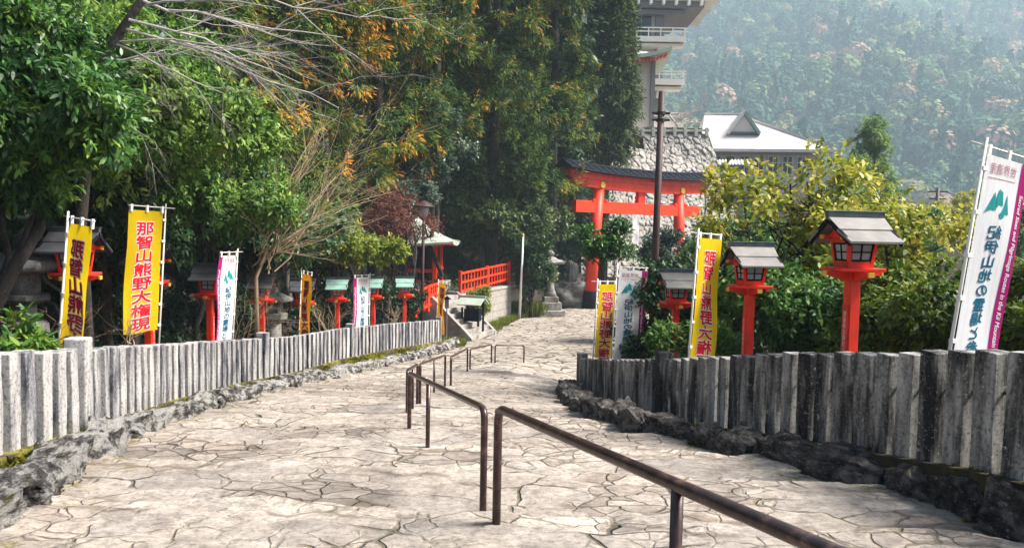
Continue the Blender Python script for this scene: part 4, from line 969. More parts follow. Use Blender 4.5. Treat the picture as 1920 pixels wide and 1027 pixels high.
# ------------------------------------------------------------------ shrine hut, steps, palings
M['cutstone'] = None
m, t, b = new_mat('cut stone blocks'); v = coord(t, 'Object'); br = N(t, 'ShaderNodeTexBrick', Scale=1.0); br.inputs['Brick Width'].default_value = .62; br.inputs['Row Height'].default_value = .36; br.inputs['Mortar Size'].default_value = .018
br.inputs['Color1'].default_value = (.36, .33, .28, 1); br.inputs['Color2'].default_value = (.28, .25, .21, 1); br.inputs['Mortar'].default_value = (.05, .045, .035, 1); t.links.new(v, br.inputs['Vector'])
n = noise(t, v, 5, 6, .7); t.links.new(mixc(t, .55, br.outputs['Color'], ramp(t, n, [(.3, (.14, .12, .10)), (.7, (.46, .42, .36))])), b.inputs['Base Color']); b.inputs['Roughness'].default_value = .9
bump(t, b, br.outputs['Fac'], -.5, .03); M['cutstone'] = m
s0 = Vector((-1.58, 29.5, float(GZ(29.5)))); s1 = Vector((-.69, 32.0, float(GZ(32)))); e = (s1 - s0); W_ = e.length; ang_s = math.atan2(e.y, e.x)
stp_o = thing('stone_steps', 'flight of pale stone steps climbing left from the path to the shrine hut', 'steps', tuple(s0), ang_s)
first = None
for k in range(8):
    if first is None: first = MB().box((W_ / 2, .21, .0), (W_ - .3, .46, .21)).build('step', 'step', stp_o, False, .02); c = first
    else: c = first.copy(); C.objects.link(c)
    c.location = (0, .24 * k, .08 + .2 * k)
for x_ in (.06, W_ - .06):
    sw = MB(); sw.prism([(-.05, -.3), (-.05, .12), (1.75, 1.72), (2.2, 1.72), (2.2, -.3)], .2, 'x', x_ - .1); sw.build('side_wall', 'step', stp_o, False, .02)
# retaining wall under the paling
fa = Vector((-2.2, 33.0, 0)); fb_ = Vector((.0, 39.6, 0)); dv = (fb_ - fa); Lw = dv.length; aw = math.atan2(dv.y, dv.x); zt = P(863, 557, 33).z
rw = thing('retaining_wall', 'low wall of squared grey stones carrying the orange red paling', 'wall', (fa.x, fa.y, float(GZ(36)) - .2), aw)
wm = MB(); 
wm.box((Lw / 2, .25, (zt - float(GZ(36)) + .2) / 2), (Lw, .5, zt - float(GZ(36)) + .2))
wo = wm.build('stonework', 'cutstone', rw, False, .03)
# brick rows stand on the wall's upright face: remap the texture for an upright sheet
mp = [n_ for n_ in M['cutstone'].node_tree.nodes if n_.type == 'MAPPING'][0]; mp.inputs['Rotation'].default_value = (PI / 2, 0, 0)
MB().box((Lw / 2, .25, zt - float(GZ(36)) + .26), (Lw + .06, .58, .12)).build('coping', 'step', rw, False, .02)
def paling(label, a, b, h, n, mat, black_tips):
    a = Vector(a); b = Vector(b); d = b - a; L = math.hypot(d.x, d.y); r = thing('paling', label, 'fence', tuple(a), math.atan2(d.y, d.x), None); sl = d.z / L
    for k in range(3):
        x = L * k / 2; pp = MB().box((x, 0, sl * x + h / 2), (.13, .13, h + .1)).build('post', mat, r, False, .01)
        if black_tips: MB().lathe([(.09, h + .05), (.1, h + .14), (.02, h + .2)], 10, (x, 0, sl * x)).build('cap', 'black', pp, True)
    for zz in (.18, h * .55, h - .06): MB().bar((0, -.02, zz), (L, -.02, zz + d.z), .05, .09).build('rail', mat, r)
    f = None
    for k in range(n):
        x = L * (k + .5) / n
        if f is None: f = MB().box((0, .03, h * .5), (.075, .035, h * .94)).build('slat', mat, r); c = f
        else: c = f.copy(); C.objects.link(c)
        c.location = (x, 0, sl * x)
        if black_tips and k % 1 == 0 and n < 20: pass
    return r
paling('orange red paling on the squared stone wall right of the steps', (fa.x - .1, fa.y + .2, zt + .05), (fb_.x - .15, fb_.y + .2, P(945, 528, 39.8).z), 1.05, 17, 'orange', False)
pa = P(778, 592, 28.8); pb_ = P(824, 572, 30.8)
paling('orange red paling with black capped posts left of the steps, behind the last lantern', pa, pb_, 1.0, 12, 'orange', True)
hx, hy = P(815, 500, 36).x, 36.0; hz = P(815, 532, 36).z
hut = thing('shrine_hut', 'small open shrine hut with a pale green curved roof and orange posts', 'hut', (hx - 1.5, hy + 1.5, hz), .0)
MB().box((0, 0, -.75), (4.0, 4.0, 1.5)).build('stone_base', 'cutstone', hut, False, .03)
zt_ = P(815, 456, 36).z - hz
for sx in (-1, 1):
    for sy in (-1, 1): MB().box((sx * 1.5, sy * 1.5, zt_ / 2), (.2, .2, zt_)).build('post', 'orange', hut, False, .01)
q = MB()
for z in (.08, .62, zt_ - .12):
    for s in (-1, 1): q.box((0, s * 1.5, z), (3.3, .14, .16)); q.box((s * 1.5, 0, z + .004), (.14, 2.78, .16))
q.build('beam', 'orange', hut)
q = MB(); k = 13; vs = []
for i in range(k):
    for j in range(k):
        u = 2 * i / (k - 1) - 1; w_ = 2 * j / (k - 1) - 1; m__ = max(abs(u), abs(w_)); vs.append((u * 2.45, w_ * 2.45, zt_ - .02 + 1.75 * (1 - m__) ** 1.45 + .14 * abs(u * w_) ** 2))
o2 = len(vs); vs += [(x, y, z - .1) for x, y, z in vs[:k * k]]; fs = []
for i in range(k - 1):
    for j in range(k - 1):
        a_ = i * k + j; fs += [(a_, a_ + k, a_ + k + 1, a_ + 1), (o2 + a_, o2 + a_ + 1, o2 + a_ + k + 1, o2 + a_ + k)]
for i in range(k - 1):
    for a_, b_ in ((i, i + 1), ((k - 1) * k + i + 1, (k - 1) * k + i), ((i + 1) * k, i * k), (i * k + k - 1, (i + 1) * k + k - 1)): fs.append((a_, b_, o2 + b_, o2 + a_))
q.add(vs, fs).build('roof', 'hutgreen', hut)
q = MB()
for i in range(17):
    x = -2.25 + 4.5 * i / 16
    for s in (-1, 1): q.box((x, s * 2.0, zt_ - .03), (.09, .85, .10)); q.box((s * 2.0, x, zt_ - .035), (.85, .09, .09))
q.build('rafter', 'red', hut)
q = MB(); q.box((0, 1.45, zt_ / 2), (2.8, .06, zt_ - .2)); q.box((-1.45, .0, zt_ / 2), (.06, 2.7, zt_ - .2)); q.build('back_wall', 'black', hut)
# covered offering box on the steps
q = PG(886, 612); ob_ = thing('offering_box', 'black box on legs under a small pale green roof at the steps', 'box', (P(886, 608, 30.6).x, 30.6, P(886, 609, 30.6).z), -.35)
MB().box((0, 0, .42), (.62, .42, .5)).build('body', 'black', ob_, False, .015)
q = MB()
for sx in (-1, 1):
    for sy in (-1, 1): q.box((sx * .36, sy * .26, .35), (.07, .07, 1.25 if sy > 0 else .75))
q.build('leg', 'black', ob_)
for sy in (-1, 1):
    q = MB(); q.add([(-.55, 0, 1.16), (.55, 0, 1.16), (.52, sy * .48, .88), (-.52, sy * .48, .88), (-.55, 0, 1.12), (.55, 0, 1.12), (.52, sy * .48, .84), (-.52, sy * .48, .84)], [(0, 1, 2, 3), (7, 6, 5, 4), (0, 4, 5, 1), (2, 6, 7, 3), (1, 5, 6, 2), (3, 7, 4, 0)]); q.build('roof_slope', 'hutgreen', ob_)
MB().box((0, 0, 1.18), (1.14, .09, .07)).build('ridge', 'hutgreen', ob_)
q = P(837, 632, 28.6); sg = thing('signpost', 'thin post with a small dark roofed notice board left of the steps', 'sign', (q.x, 28.6, q.z - .15), 0)
MB().tube([(0, 0, 0), (0, 0, 1.3)], .025, 6).build('post', 'greybeam', sg); MB().box((0, -.03, 1.45), (.16, .03, .36)).build('board', 'greybeam', sg)
MB().prism([(-.16, 1.62), (.16, 1.62), (0, 1.76)], .16, 'y', -.1).build('roof', 'black', sg)

# ------------------------------------------------------------------ masonry terrace, tower and hall beyond the gate
def rubble_sheet(name, bl, br_, tl, tr, mat, parent, cell=0.75, thick=1.0, nu=170, nv=110):
    bl, br_, tl, tr = map(np.array, (bl, br_, tl, tr)); u, v_ = np.meshgrid(np.linspace(0, 1, nu), np.linspace(0, 1, nv))
    pts = (bl * (1 - u)[..., None] + br_ * u[..., None]) * (1 - v_)[..., None] + (tl * (1 - u)[..., None] + tr * u[..., None]) * v_[..., None]
    Lw_, Hw = np.linalg.norm(br_ - bl), np.linalg.norm(tl - bl); n_ = np.cross(br_ - bl, tl - bl); n_ = n_ / np.linalg.norm(n_)
    uu = u * Lw_ / cell; vv = v_ * Hw / cell; uu = uu + .3 * fbm(uu * .8, vv * .8, 3); f1, f2, cid = voro(uu, vv * 1.1, 91, .9); e_ = f2 - f1
    bul = sstep(e_, 0, .16) * .10 + .12 * (cid - .5) + .05 * fbm(uu * 3, vv * 3, 8)
    pts = pts + n_ * bul[..., None]
    me = grid_mesh(name, pts[..., 0], pts[..., 1], pts[..., 2], mat, {'crack': 1 - sstep(e_, .02, .13), 'tone': cid}, False)
    return link(name, me, parent)
m, t, b = new_mat('rubble masonry'); v = coord(t, 'Object'); n = noise(t, v, 1.6, 7, .7)
ton = N(t, 'ShaderNodeAttribute', attribute_name='tone'); crk = N(t, 'ShaderNodeAttribute', attribute_name='crack')
c0 = mixc(t, .5, ramp(t, ton.outputs['Fac'], [(0, (.24, .21, .18)), (.5, (.41, .375, .325)), (1, (.55, .51, .45))]), ramp(t, n, [(.3, (.14, .12, .10)), (.5, (.42, .38, .33)), (.7, (.58, .54, .48))]))
t.links.new(mixc(t, mth(t, 'MULTIPLY', crk.outputs['Fac'], .8), c0, (.09, .075, .06)), b.inputs['Base Color']); b.inputs['Roughness'].default_value = .9; M['rubble'] = m
tw = thing('stone_terrace', 'high battered retaining wall of pale rubble stones behind the red gate', 'wall', (0, 0, 0))
A = lambda px, py, Y: tuple(P(px, py, Y))
rubble_sheet('front_face', A(1090, 520, 60), A(1400, 520, 60), A(1085, 256, 66), A(1330, 306, 66), 'rubble', tw, .62, nu=240, nv=150)
rubble_sheet('front_face', A(1215, 420, 68), A(1385, 420, 68), A(1205, 252, 71), A(1328, 252, 71), M['rubble'], tw, .62, nu=120, nv=100)
q = MB(); q.add([A(1085, 256, 66.1), A(1330, 306, 66.1), A(1330, 306, 72), A(1085, 256, 75)], [(0, 1, 2, 3)]); q.build('top_surface', 'soil', tw)
q = MB(); q.add([A(1205, 251, 71.1), A(1328, 251, 71.1), (A(1328, 251, 71.1)[0] + 6, 100, A(1328, 251, 71.1)[2]), (A(1205, 251, 71)[0] - 12, 100, A(1328, 251, 71.1)[2])], [(0, 1, 2, 3)]); q.build('terrace_floor', 'concrete', tw)
a_ = P(1268, 253, 70.8); pr = thing('parapet', 'low pale stone parapet with short pillars along the top of the rubble wall', 'wall', (0, 0, 0))
for px in range(1125, 1330, 20):
    p_ = P(px, 254, 70.9); MB().box((p_.x, p_.y, p_.z + .3), (.28, .28, .8)).build('pillar', 'concrete', pr)
l0, l1 = P(1120, 252, 70.9), P(1330, 252, 70.9); MB().bar(l0 + Vector((0, 0, .35)), l1 + Vector((0, 0, .35)), .2, .18).build('rail', 'concrete', pr)
h0, h1 = P(1205, 246, 73), P(1312, 246, 73); rng = np.random.default_rng(7); nh = 9000
hd = thing('hedge', 'clipped green hedge on top of the stone terrace', 'hedge', ((h0.x + h1.x) / 2, 73, h0.z - .4))
bxs = rng.uniform(-1, 1, (nh, 3)); ax_ = rng.integers(0, 3, nh); bxs[np.arange(nh), ax_] = np.sign(bxs[np.arange(nh), ax_]) * rng.uniform(.93, 1.03, nh)
pos = bxs * np.array([(h1.x - h0.x) / 2, .6, .62]); dr_ = unit(rng.normal(size=pos.shape) + bxs * .5); v, l, s_, t_ = leaf_arrays(pos, dr_, unit(rng.normal(size=pos.shape)), .16, .10, rng.random(nh), False)
link('foliage', np_mesh('foliage', v, l, s_, 'hedge', {'tint': t_}), hd); MB().box((0, 0, 0), (h1.x - h0.x - .1, 1.1, 1.15)).build('branches', 'barkdark', hd)
# tower
TY = 88.0; zf = lambda py: P(1200, py, TY).z; xf = lambda px: P(px, 100, TY).x
X0, X1 = xf(1045), xf(1241); zc = zf(250); tow = thing('tower', 'tall pale concrete temple tower with railed balconies and a broad grey roof', 'tower', ((X0 + X1) / 2, TY + 3.5, 0)); wB = X1 - X0
tow_z0 = 8.0
TD = 7.0
MB().box((0, 0, (zf(-2) + tow_z0) / 2), (wB - .5, TD, zf(-2) - tow_z0)).build('wall', 'plaster', tow)
for sx in (-1, -.33, .33, 1): MB().box((sx * (wB / 2 - .4), -TD / 2 - .1, (zf(0) + tow_z0) / 2), (.95, .5, zf(0) - tow_z0)).build('column', 'greybeam', tow)
ov = xf(1278) - X1; fb_y = -TD / 2 - .36
for i, (pt, pb2, prl) in enumerate(((78, 93, 61), (155, 172, 140), (232, 250, 216))):
    z1_, z0_ = zf(pt), zf(pb2)
    bal = MB().box((0, fb_y - .9, (z0_ + z1_) / 2 + .25), (wB + 2 * ov, 1.8, (z1_ - z0_) * .62)).build('balcony', 'concrete', tow)
    MB().box((0, fb_y - .8, z0_ + .10), (wB + 2 * ov - .5, 1.5, .3)).build('soffit', 'plaster', bal)
    rl = MB(); zr_ = zf(prl); fy = fb_y - 1.7; xe = wB / 2 + ov - .15
    for z in (zr_, (zr_ + z1_) / 2 + .12): rl.bar((-xe - .3, fy, z), (xe + .3, fy, z), .12, .12); rl.bar((xe, fy, z + .003), (xe, fb_y, z + .003), .12, .12)
    for k in range(13): rl.box((-xe + 2 * xe * k / 12, fy + .004, (zr_ + z1_) / 2), (.13, .13, zr_ - z1_ + .05))
    rl.build('railing', 'concrete', bal)
    MB().box((wB / 2 - .35, fb_y - .55, z0_ - .45), (.8, .8, .8)).build('bracket', 'concrete', bal)
    for sx in (-.62, 0.0, .66):
        wz0, wz1 = z1_ + .25, z1_ + 3.0; xc = sx * (wB / 2) - (.45 if sx > 0 else 0)
        wn = MB().box((xc, -TD / 2 - .03, (wz0 + wz1) / 2), (2.4, .12, wz1 - wz0)).build('window', 'glass', tow); fr_ = MB()
        for k in (-1, 0, 1): fr_.box((xc + k * 1.17, -TD / 2 - .11, (wz0 + wz1) / 2), (.1, .08, wz1 - wz0))
        for z in (wz0, wz1): fr_.box((xc, -TD / 2 - .115, z), (2.44, .08, .12))
        fr_.build('frame', 'greybeam', wn)
for k, (px, z0_, z1_, mt) in enumerate(((1338, zf(8), zf(-8), 'concrete'), (1312, zf(20), zf(9), 'greybeam'), (1278, zf(31), zf(22), 'greybeam'))):
    o_ = xf(px) - X1; MB().box((0, -.2, (z0_ + z1_) / 2), (wB + 2 * o_, TD + 3.4 - k * 1.0, z1_ - z0_ - .02)).build('eave', mt, tow)
for k in range(15):
    MB().box((-wB / 2 - 4 + k * (wB + 8) / 14, -TD / 2 - 1.2, zf(14) + .1), (.3, 1.7, .5)).build('rafter', 'white', tow)
o_ = xf(1338) - X1; hw, hd_ = wB / 2 + o_, TD / 2 + 1.6; zr0 = zf(-8)
q = MB(); q.add([(-hw, -hd_ - .1, zr0 + .02), (hw, -hd_ - .1, zr0 + .02), (hw, hd_, zr0 + .02), (-hw, hd_, zr0 + .02), (-.6, -.6, zr0 + 5), (.6, -.6, zr0 + 5), (.6, .6, zr0 + 5), (-.6, .6, zr0 + 5)], [(0, 1, 5, 4), (1, 2, 6, 5), (2, 3, 7, 6), (3, 0, 4, 7), (4, 5, 6, 7), (3, 2, 1, 0)]); q.build('roof', 'greybeam', tow)
# small hall with swept eaves in front of the tower
HX, HY = P(1160, 110, 77).x, 80.0; he = P(1200, 112, 77).z; hb = P(1200, 250, 77).z; hall = thing('temple_hall', 'temple hall with upswept pale green eaves half hidden by the conical conifer', 'hall', (HX, HY, hb))
hw = P(1252, 110, 77).x - HX
MB().box((0, 0, (he - hb) / 2), (hw * 1.45, hw * 1.3, he - hb)).build('wall', 'plaster', hall)
q = MB(); k = 15; vs = []
for i in range(k):
    for j in range(k):
        u = 2 * i / (k - 1) - 1; w_ = 2 * j / (k - 1) - 1; m__ = max(abs(u), abs(w_)); vs.append((u * hw, w_ * hw, he - hb + 3.0 * (1 - m__) ** 1.6 + .95 * abs(u * w_) ** 2.2))
o2 = len(vs); vs += [(x, y, z - .35) for x, y, z in vs[:k * k]]; fs = []
for i in range(k - 1):
    for j in range(k - 1):
        a_ = i * k + j; fs += [(a_, a_ + k, a_ + k + 1, a_ + 1), (o2 + a_, o2 + a_ + 1, o2 + a_ + k + 1, o2 + a_ + k)]
for i in range(k - 1):
    for a_, b_ in ((i, i + 1), ((k - 1) * k + i + 1, (k - 1) * k + i), ((i + 1) * k, i * k), (i * k + k - 1, (i + 1) * k + k - 1)): fs.append((a_, b_, o2 + b_, o2 + a_))
q.add(vs, fs).build('roof', 'hutgreen', hall)
q = MB()
for i in range(25): q.box((-hw * .9 + hw * 1.8 * i / 24, -hw * .86, he - hb - .42 + .5 * abs(i / 12 - 1) ** 3), (.16, hw * .24, .18))
q.build('rafter', 'red', hall)
for sx in (-1, -.33, .33, 1): MB().box((sx * hw * .7, -hw * .66, (he - hb) / 2), (.4, .3, he - hb - .3)).build('post', 'greybeam', hall)
# white roofed building
ex, ez = P(1448, 280, 80).x, P(1448, 280, 80).z; wr = thing('temple_building', 'long building with a pale hip and gable roof before the forested mountain', 'building', (ex - .1, 85, ez), math.radians(-6))
hx_, hy_ = 7.0, 5.2; rz_ = P(1370, 217, 85).z - ez; lx, gx = -6.0, -2.2; yb = -1.2
q = MB(); vs = [(-hx_, -hy_, 0), (hx_, -hy_, 0), (hx_, hy_, 0), (-hx_, hy_, 0), (lx, yb, rz_), (gx, yb, rz_)]
fs = [(0, 1, 5, 4), (1, 2, 5), (2, 3, 4, 5), (3, 0, 4), (3, 2, 1, 0)]
q.add(vs, fs); q.add([(x, y, z - .3) for x, y, z in vs[:4]] + [(x, y, z - .02) for x, y, z in vs[:4]], [(0, 1, 5, 4), (1, 2, 6, 5), (2, 3, 7, 6), (3, 0, 4, 7), (3, 2, 1, 0)])
rfo = q.build('hip_roof', 'whiteroof', wr)
zb_ = rz_ * .44; yf = -hy_ + (hy_ + yb) * .44 - .5; gw_ = 1.75
for sx in (-1, 1):
    q = MB(); v0 = [(gx, yf, rz_ + .12), (gx, yb + .4, rz_ + .12), (gx + sx * gw_, yb + .4, zb_), (gx + sx * gw_, yf, zb_)]; q.add(v0 + [(x, y, z - .22) for x, y, z in v0], [(0, 1, 2, 3), (7, 6, 5, 4), (0, 4, 5, 1), (2, 6, 7, 3), (1, 5, 6, 2), (3, 7, 4, 0)]); q.build('gable_roof', 'whiteroof', wr)
    MB().bar((gx + sx * .02, yf - .03, rz_ - .14), (gx + sx * (gw_ - .05), yf - .03, zb_ - .1), .1, .34).build('barge_board', 'roofgreen' if sx > 0 else 'whiteroof', wr)
MB().prism([(gx - gw_ * .8, zb_ - .05), (gx + gw_ * .8, zb_ - .05), (gx, rz_ - .45)], .1, 'y', yf + .12).build('gable_wall', 'concrete', wr)
MB().box((gx, yf + .1, zb_ - .02), (gw_ * 1.7, .3, .22)).build('gable_sill', 'ridge', wr)
MB().bar((lx, yb, rz_ + .05), (gx, yb, rz_ + .05), .3, .22).build('ridge', 'whiteroof', wr); MB().bar((gx + .3, yb - .3, rz_ - .25), (hx_ - .1, -hy_ + .1, .12), .3, .2).build('hip_ridge', 'whiteroof', wr)
MB().box((-.3, .2, -3.3), (hx_ * 2 - 2.2, hy_ * 2 - 2.4, 6.3)).build('wall', 'concrete', wr)
for i in range(7):
    xw = -5 + i * 1.5; wn = MB().box((xw, -hy_ + 1.34, -1.6), (1.05, .1, 1.9)).build('window', 'glass', wr); q = MB()
    for k in (-1, 0, 1): q.box((xw + k * .5, -hy_ + 1.27, -1.6), (.07, .07, 1.9))
    for z in (-2.55, -1.3, -.65): q.box((xw, -hy_ + 1.265, z), (1.1, .07, .07))
    q.build('frame', 'white', wn)
a_ = P(1360, 305, 76); lw = thing('low_building', 'low tiled lean to with a pinkish wall beside the pale roofed building', 'building', (a_.x, 77, a_.z - 3), math.radians(-16)); MB().box((0, 0, 0.6), (3.8, 3, 4.2)).build('wall', flat('pink wall', (.45, .3, .26), .8), lw)
q = MB(); q.add([(-2.6, -2, 2.7), (2.9, -2, 2.7), (2.9, 1.6, 3.5), (-2.6, 1.6, 3.5), (-2.6, -2, 2.6), (2.9, -2, 2.6), (2.9, 1.6, 3.4), (-2.6, 1.6, 3.4)], [(0, 1, 2, 3), (7, 6, 5, 4), (0, 4, 5, 1), (2, 6, 7, 3), (1, 5, 6, 2), (3, 7, 4, 0)])
for k in range(18): q.tube([(-2.5 + k * .31, -2.02, 2.72), (-2.5 + k * .31, 1.6, 3.52)], .08, 6)
q.build('tiled_roof', 'whiteroof', lw)

# ------------------------------------------------------------------ mountain
def mount_z(x, y):
    z = -16 + 0.53 * np.clip(y - 300, 0, 800) - .35 * np.clip(y - 960, 0, 600)
    lat = np.sin((x + y * .35) * .016) * 16 + 44 * fbm(x * .006, y * .006, 201, 4)
    return z + lat * sstep(y, 300, 460) - 3
xs = np.linspace(-560, 1060, 130); ys = np.linspace(220, 1160, 90); X, Y = np.meshgrid(xs, ys)
mo = link('mountain', grid_mesh('mountain', X, Y, mount_z(X, Y), 'soil')); tag(mo, kind='structure')
rng = np.random.default_rng(77); pts = []
yy = 306.0
while yy < 980:
    sp_ = 9.6 + (yy - 300) * .006; x_a, x_b = -.12 * yy - 20, .82 * yy + 20
    n_ = int((x_b - x_a) / sp_); pts.append(np.stack([np.linspace(x_a, x_b, n_) + rng.normal(size=n_) * 2.8, yy + rng.normal(size=n_) * 2.8], 1)); yy += sp_ * .95
tp_ = np.concatenate(pts); nt_ = len(tp_); R_ = rng.uniform(4.2, 9.0, nt_) * np.where(rng.random(nt_) < .12, 1.35, 1); tz = mount_z(tp_[:, 0], tp_[:, 1]) + R_ * .7
PER = 150; ti = np.repeat(np.arange(nt_), PER); d = unit(rng.normal(size=(nt_ * PER, 3))); d[:, 2] = np.abs(d[:, 2]) * 1.25 - .25; d = unit(d)
con_ = (rng.random(nt_) < .22)[ti]; hh_ = rng.random(len(ti)) ** 1.3
lob = np.sin(d[:, 0] * 5 + ti * 1.3) * np.sin(d[:, 1] * 5 + ti * 2.1) * np.sin(d[:, 2] * 4 + ti)
pos = np.stack([tp_[ti, 0], tp_[ti, 1], tz[ti]], 1) + d * (R_[ti] * (1 + .28 * lob) * rng.uniform(.8, 1.05, len(ti)))[:, None] * np.array([1, 1, 1.15])
cr_ = (R_[ti] * .62 * (1 - hh_) * rng.uniform(.7, 1.05, len(ti)))[:, None]; dh_ = unit(d * np.array([1, 1, 0])); cpos = np.stack([tp_[ti, 0], tp_[ti, 1], tz[ti] - R_[ti] * .6 + hh_ * R_[ti] * 2.9], 1) + dh_ * cr_
pos = np.where(con_[:, None], cpos, pos); d = np.where(con_[:, None], unit(dh_ + np.array([0, 0, .5])), d)
tb = np.clip(rng.random(nt_) ** 1.25 + .25 * fbm(tp_[:, 0] * .03, tp_[:, 1] * .03, 3), 0, 1)
tb = np.where(np.bincount(ti, con_) > 0, tb * .4, tb)
tint = np.clip(tb[ti] + rng.normal(size=len(ti)) * .05, 0, 1); sz = R_[ti] * rng.uniform(.24, .44, len(ti))
ld = unit(np.cross(d, rng.normal(size=d.shape))); v, l, s_, t_ = leaf_arrays(pos, ld, unit(d + rng.normal(size=d.shape) * .22 + np.array([0, 0, .15])), sz, sz * .85, tint, False)
tag(link('mountain_forest', np_mesh('mountain_forest', v, l, s_, 'forest', {'tint': t_})), 'hazy mixed forest covering the whole mountainside', 'forest', kind='stuff')

#TREES#
exec_trees = True
# ------------------------------------------------------------------ trees of the left bank
def base_at(x, y, dz=0.0): return (x, y, float(terrain_z(np.array(x), np.array(y))) + dz)
def at(px, py, Y): return tuple(P(px, py, Y))
c = at(12, 190, 8.6); tree('evergreen_tree', 'big glossy leaved evergreen filling the left edge of the picture', 'tree', base_at(c[0] - .5, 9.3), c, (1.4, 1.2, 1.4), 1, 330, 135, .34, .108, .034, 'leaf_gloss', trunk_r=.12, droop=.45, shell=.45)
c = at(40, 520, 8.9); tree('evergreen_shrub', 'dark shaded evergreen foliage hanging behind the squat stone lantern', 'shrub', base_at(c[0] - .3, 10.6), at(20, 400, 11.2), (1.5, .8, .8), 2, 150, 90, .34, .115, .042, 'leaf_dark', trunk_r=.08, droop=.4)
c = at(250, 215, 11.4); tree('evergreen_tree', 'yellowish green evergreen in front of the orange tipped cedars', 'tree', base_at(c[0] - .2, 12.2), c, (1.75, 1.35, 1.6), 3, 330, 130, .34, .10, .036, 'leaf_olive', trunk_r=.11, droop=.35, bias=.16)
c = at(200, 410, 11.8); tree('evergreen_tree', 'dark green evergreen above the leaning yellow banner', 'tree', base_at(c[0] - .2, 12.9), at(170, 440, 12.4), (1.45, 1.0, 1.1), 4, 170, 110, .32, .10, .036, 'leaf_dark', trunk_r=.08, droop=.4)
c = at(400, 330, 14); tree('evergreen_tree', 'rounded bluish green evergreen above the larger left white banner', 'tree', base_at(c[0] - .1, 14.9), at(415, 345, 14.4), (1.75, 1.3, 1.35), 5, 300, 130, .33, .10, .034, 'leaf_olive', trunk_r=.1, droop=.3, bias=.12)
c = at(470, 430, 16); tree('evergreen_tree', 'bushy evergreen hanging low over the dark roofed lanterns of the left row', 'tree', base_at(c[0], 17.8), at(480, 440, 17.2), (1.9, 1.0, 1.0), 6, 240, 120, .34, .10, .036, 'leaf_blue', trunk_r=.09, droop=.35, stems=3)
c = at(640, 440, 21); tree('evergreen_tree', 'bright yellow green bush behind the small white banner', 'tree', base_at(c[0], 22.2), at(632, 447, 21.4), (1.85, 1.2, 1.1), 7, 260, 130, .36, .12, .045, 'leaf_lime', trunk_r=.1, droop=.25, stems=2)
for i, (px, Y, h) in enumerate(((230, 13.4, 3.0), (375, 15.6, 3.2), (415, 15.2, 3.2), (536, 19.6, 3.2), (205, 11.6, 3), (610, 22.5, 3), (330, 17.5, 4), (470, 22, 5))):
    p = P(px, 640, Y); z0 = float(terrain_z(np.array(p.x), np.array(Y))); rg_ = np.random.default_rng(50 + i)
    tr_ = thing('slender_tree', ['dark slender tree between the two left yellow banners', 'dark slender tree left of the lantern by the larger left white banner', 'leaning dark trunk behind that lantern post beside the white banner', 'grey trunk right of the slender stone lantern', 'dark leaning trunk behind the leaning yellow banner', 'dim trunk left of the lone green roofed lantern', 'dim trunk deep behind the wide yellow banner', 'dim trunk deep in the shade behind the dark roofed lantern'][i], 'tree', (p.x, Y, z0 - .1))
    q = MB(); top = (rg_.normal() * .25, .1, h); pp = limb(q, (0, 0, 0), top, .085, .055, rg_, .05, 7, 9)
    for k in range(4): limb(q, pp[4 + k % 3], (rg_.normal() * .9, rg_.normal() * .6, h + rg_.random() * .6), .035, .012, rg_, .1, 4, 5)
    q.build('trunk', 'bark' if i == 3 else 'barkdark', tr_, True)
    cl, od = crown_clumps(rg_, 26, (1.0, .7, .5)); v, l, s_, t_ = leafset(60 + i, cl + np.array([0, 0, h + .35]), od, 60, .34, .10, .036, droop=.4)
    link('crown', np_mesh('crown', v, l, s_, 'leaf_dark', {'tint': t_}), tr_)
c = at(742, 425, 27); tree('red_shrub', 'dull reddish bare looking shrub left of the shrine hut', 'shrub', base_at(c[0], 27.6), c, (1.3, 1.0, 1.25), 8, 260, 46, .34, .06, .03, 'leaf_red', bark='barkdark', trunk_r=.05, stems=6, limbs=16, shell=.5, twigs=9)
c = at(805, 262, 35); tree('camellia_tree', 'grey green camellia tree in front of the dark cedar trunks', 'tree', base_at(c[0], 36), at(808, 275, 35), (1.55, 1.3, 2.5), 9, 280, 95, .42, .14, .07, 'leaf_camellia', trunk_r=.13, shell=.45, bias=.2)
tree('camellia_tree', 'smaller camellia growing low beside the shrine hut roof', 'tree', base_at(at(770, 380, 33)[0], 33), at(775, 372, 33), (1.3, 1.0, 1.2), 10, 120, 85, .36, .12, .06, 'leaf_camellia', trunk_r=.08)
tree('evergreen_tree', 'broad dark evergreen spreading over the orange paling right of the shrine hut', 'tree', base_at(at(925, 520, 44)[0], 44.6), at(925, 395, 43.5), (3.5, 3.0, 3.6), 11, 520, 95, .62, .17, .075, 'leaf_dark', trunk_r=.2, bias=.42, droop=.3)
tree('evergreen_tree', 'dark evergreen behind the tall stone lantern, left of the gate pillar', 'tree', base_at(at(1055, 520, 52)[0], 52), at(1058, 410, 52), (2.7, 2.4, 3.6), 12, 380, 80, .6, .17, .075, 'leaf_dark', trunk_r=.2, bias=.05)
tree('evergreen_shrub', 'dark bush crowding the left side of the tall stone lantern', 'shrub', base_at(at(985, 540, 39.6)[0], 40.0), at(992, 500, 39.6), (.95, .6, 1.6), 13, 190, 75, .4, .14, .06, 'leaf_dark', trunk_r=.07, stems=3, bias=.15)
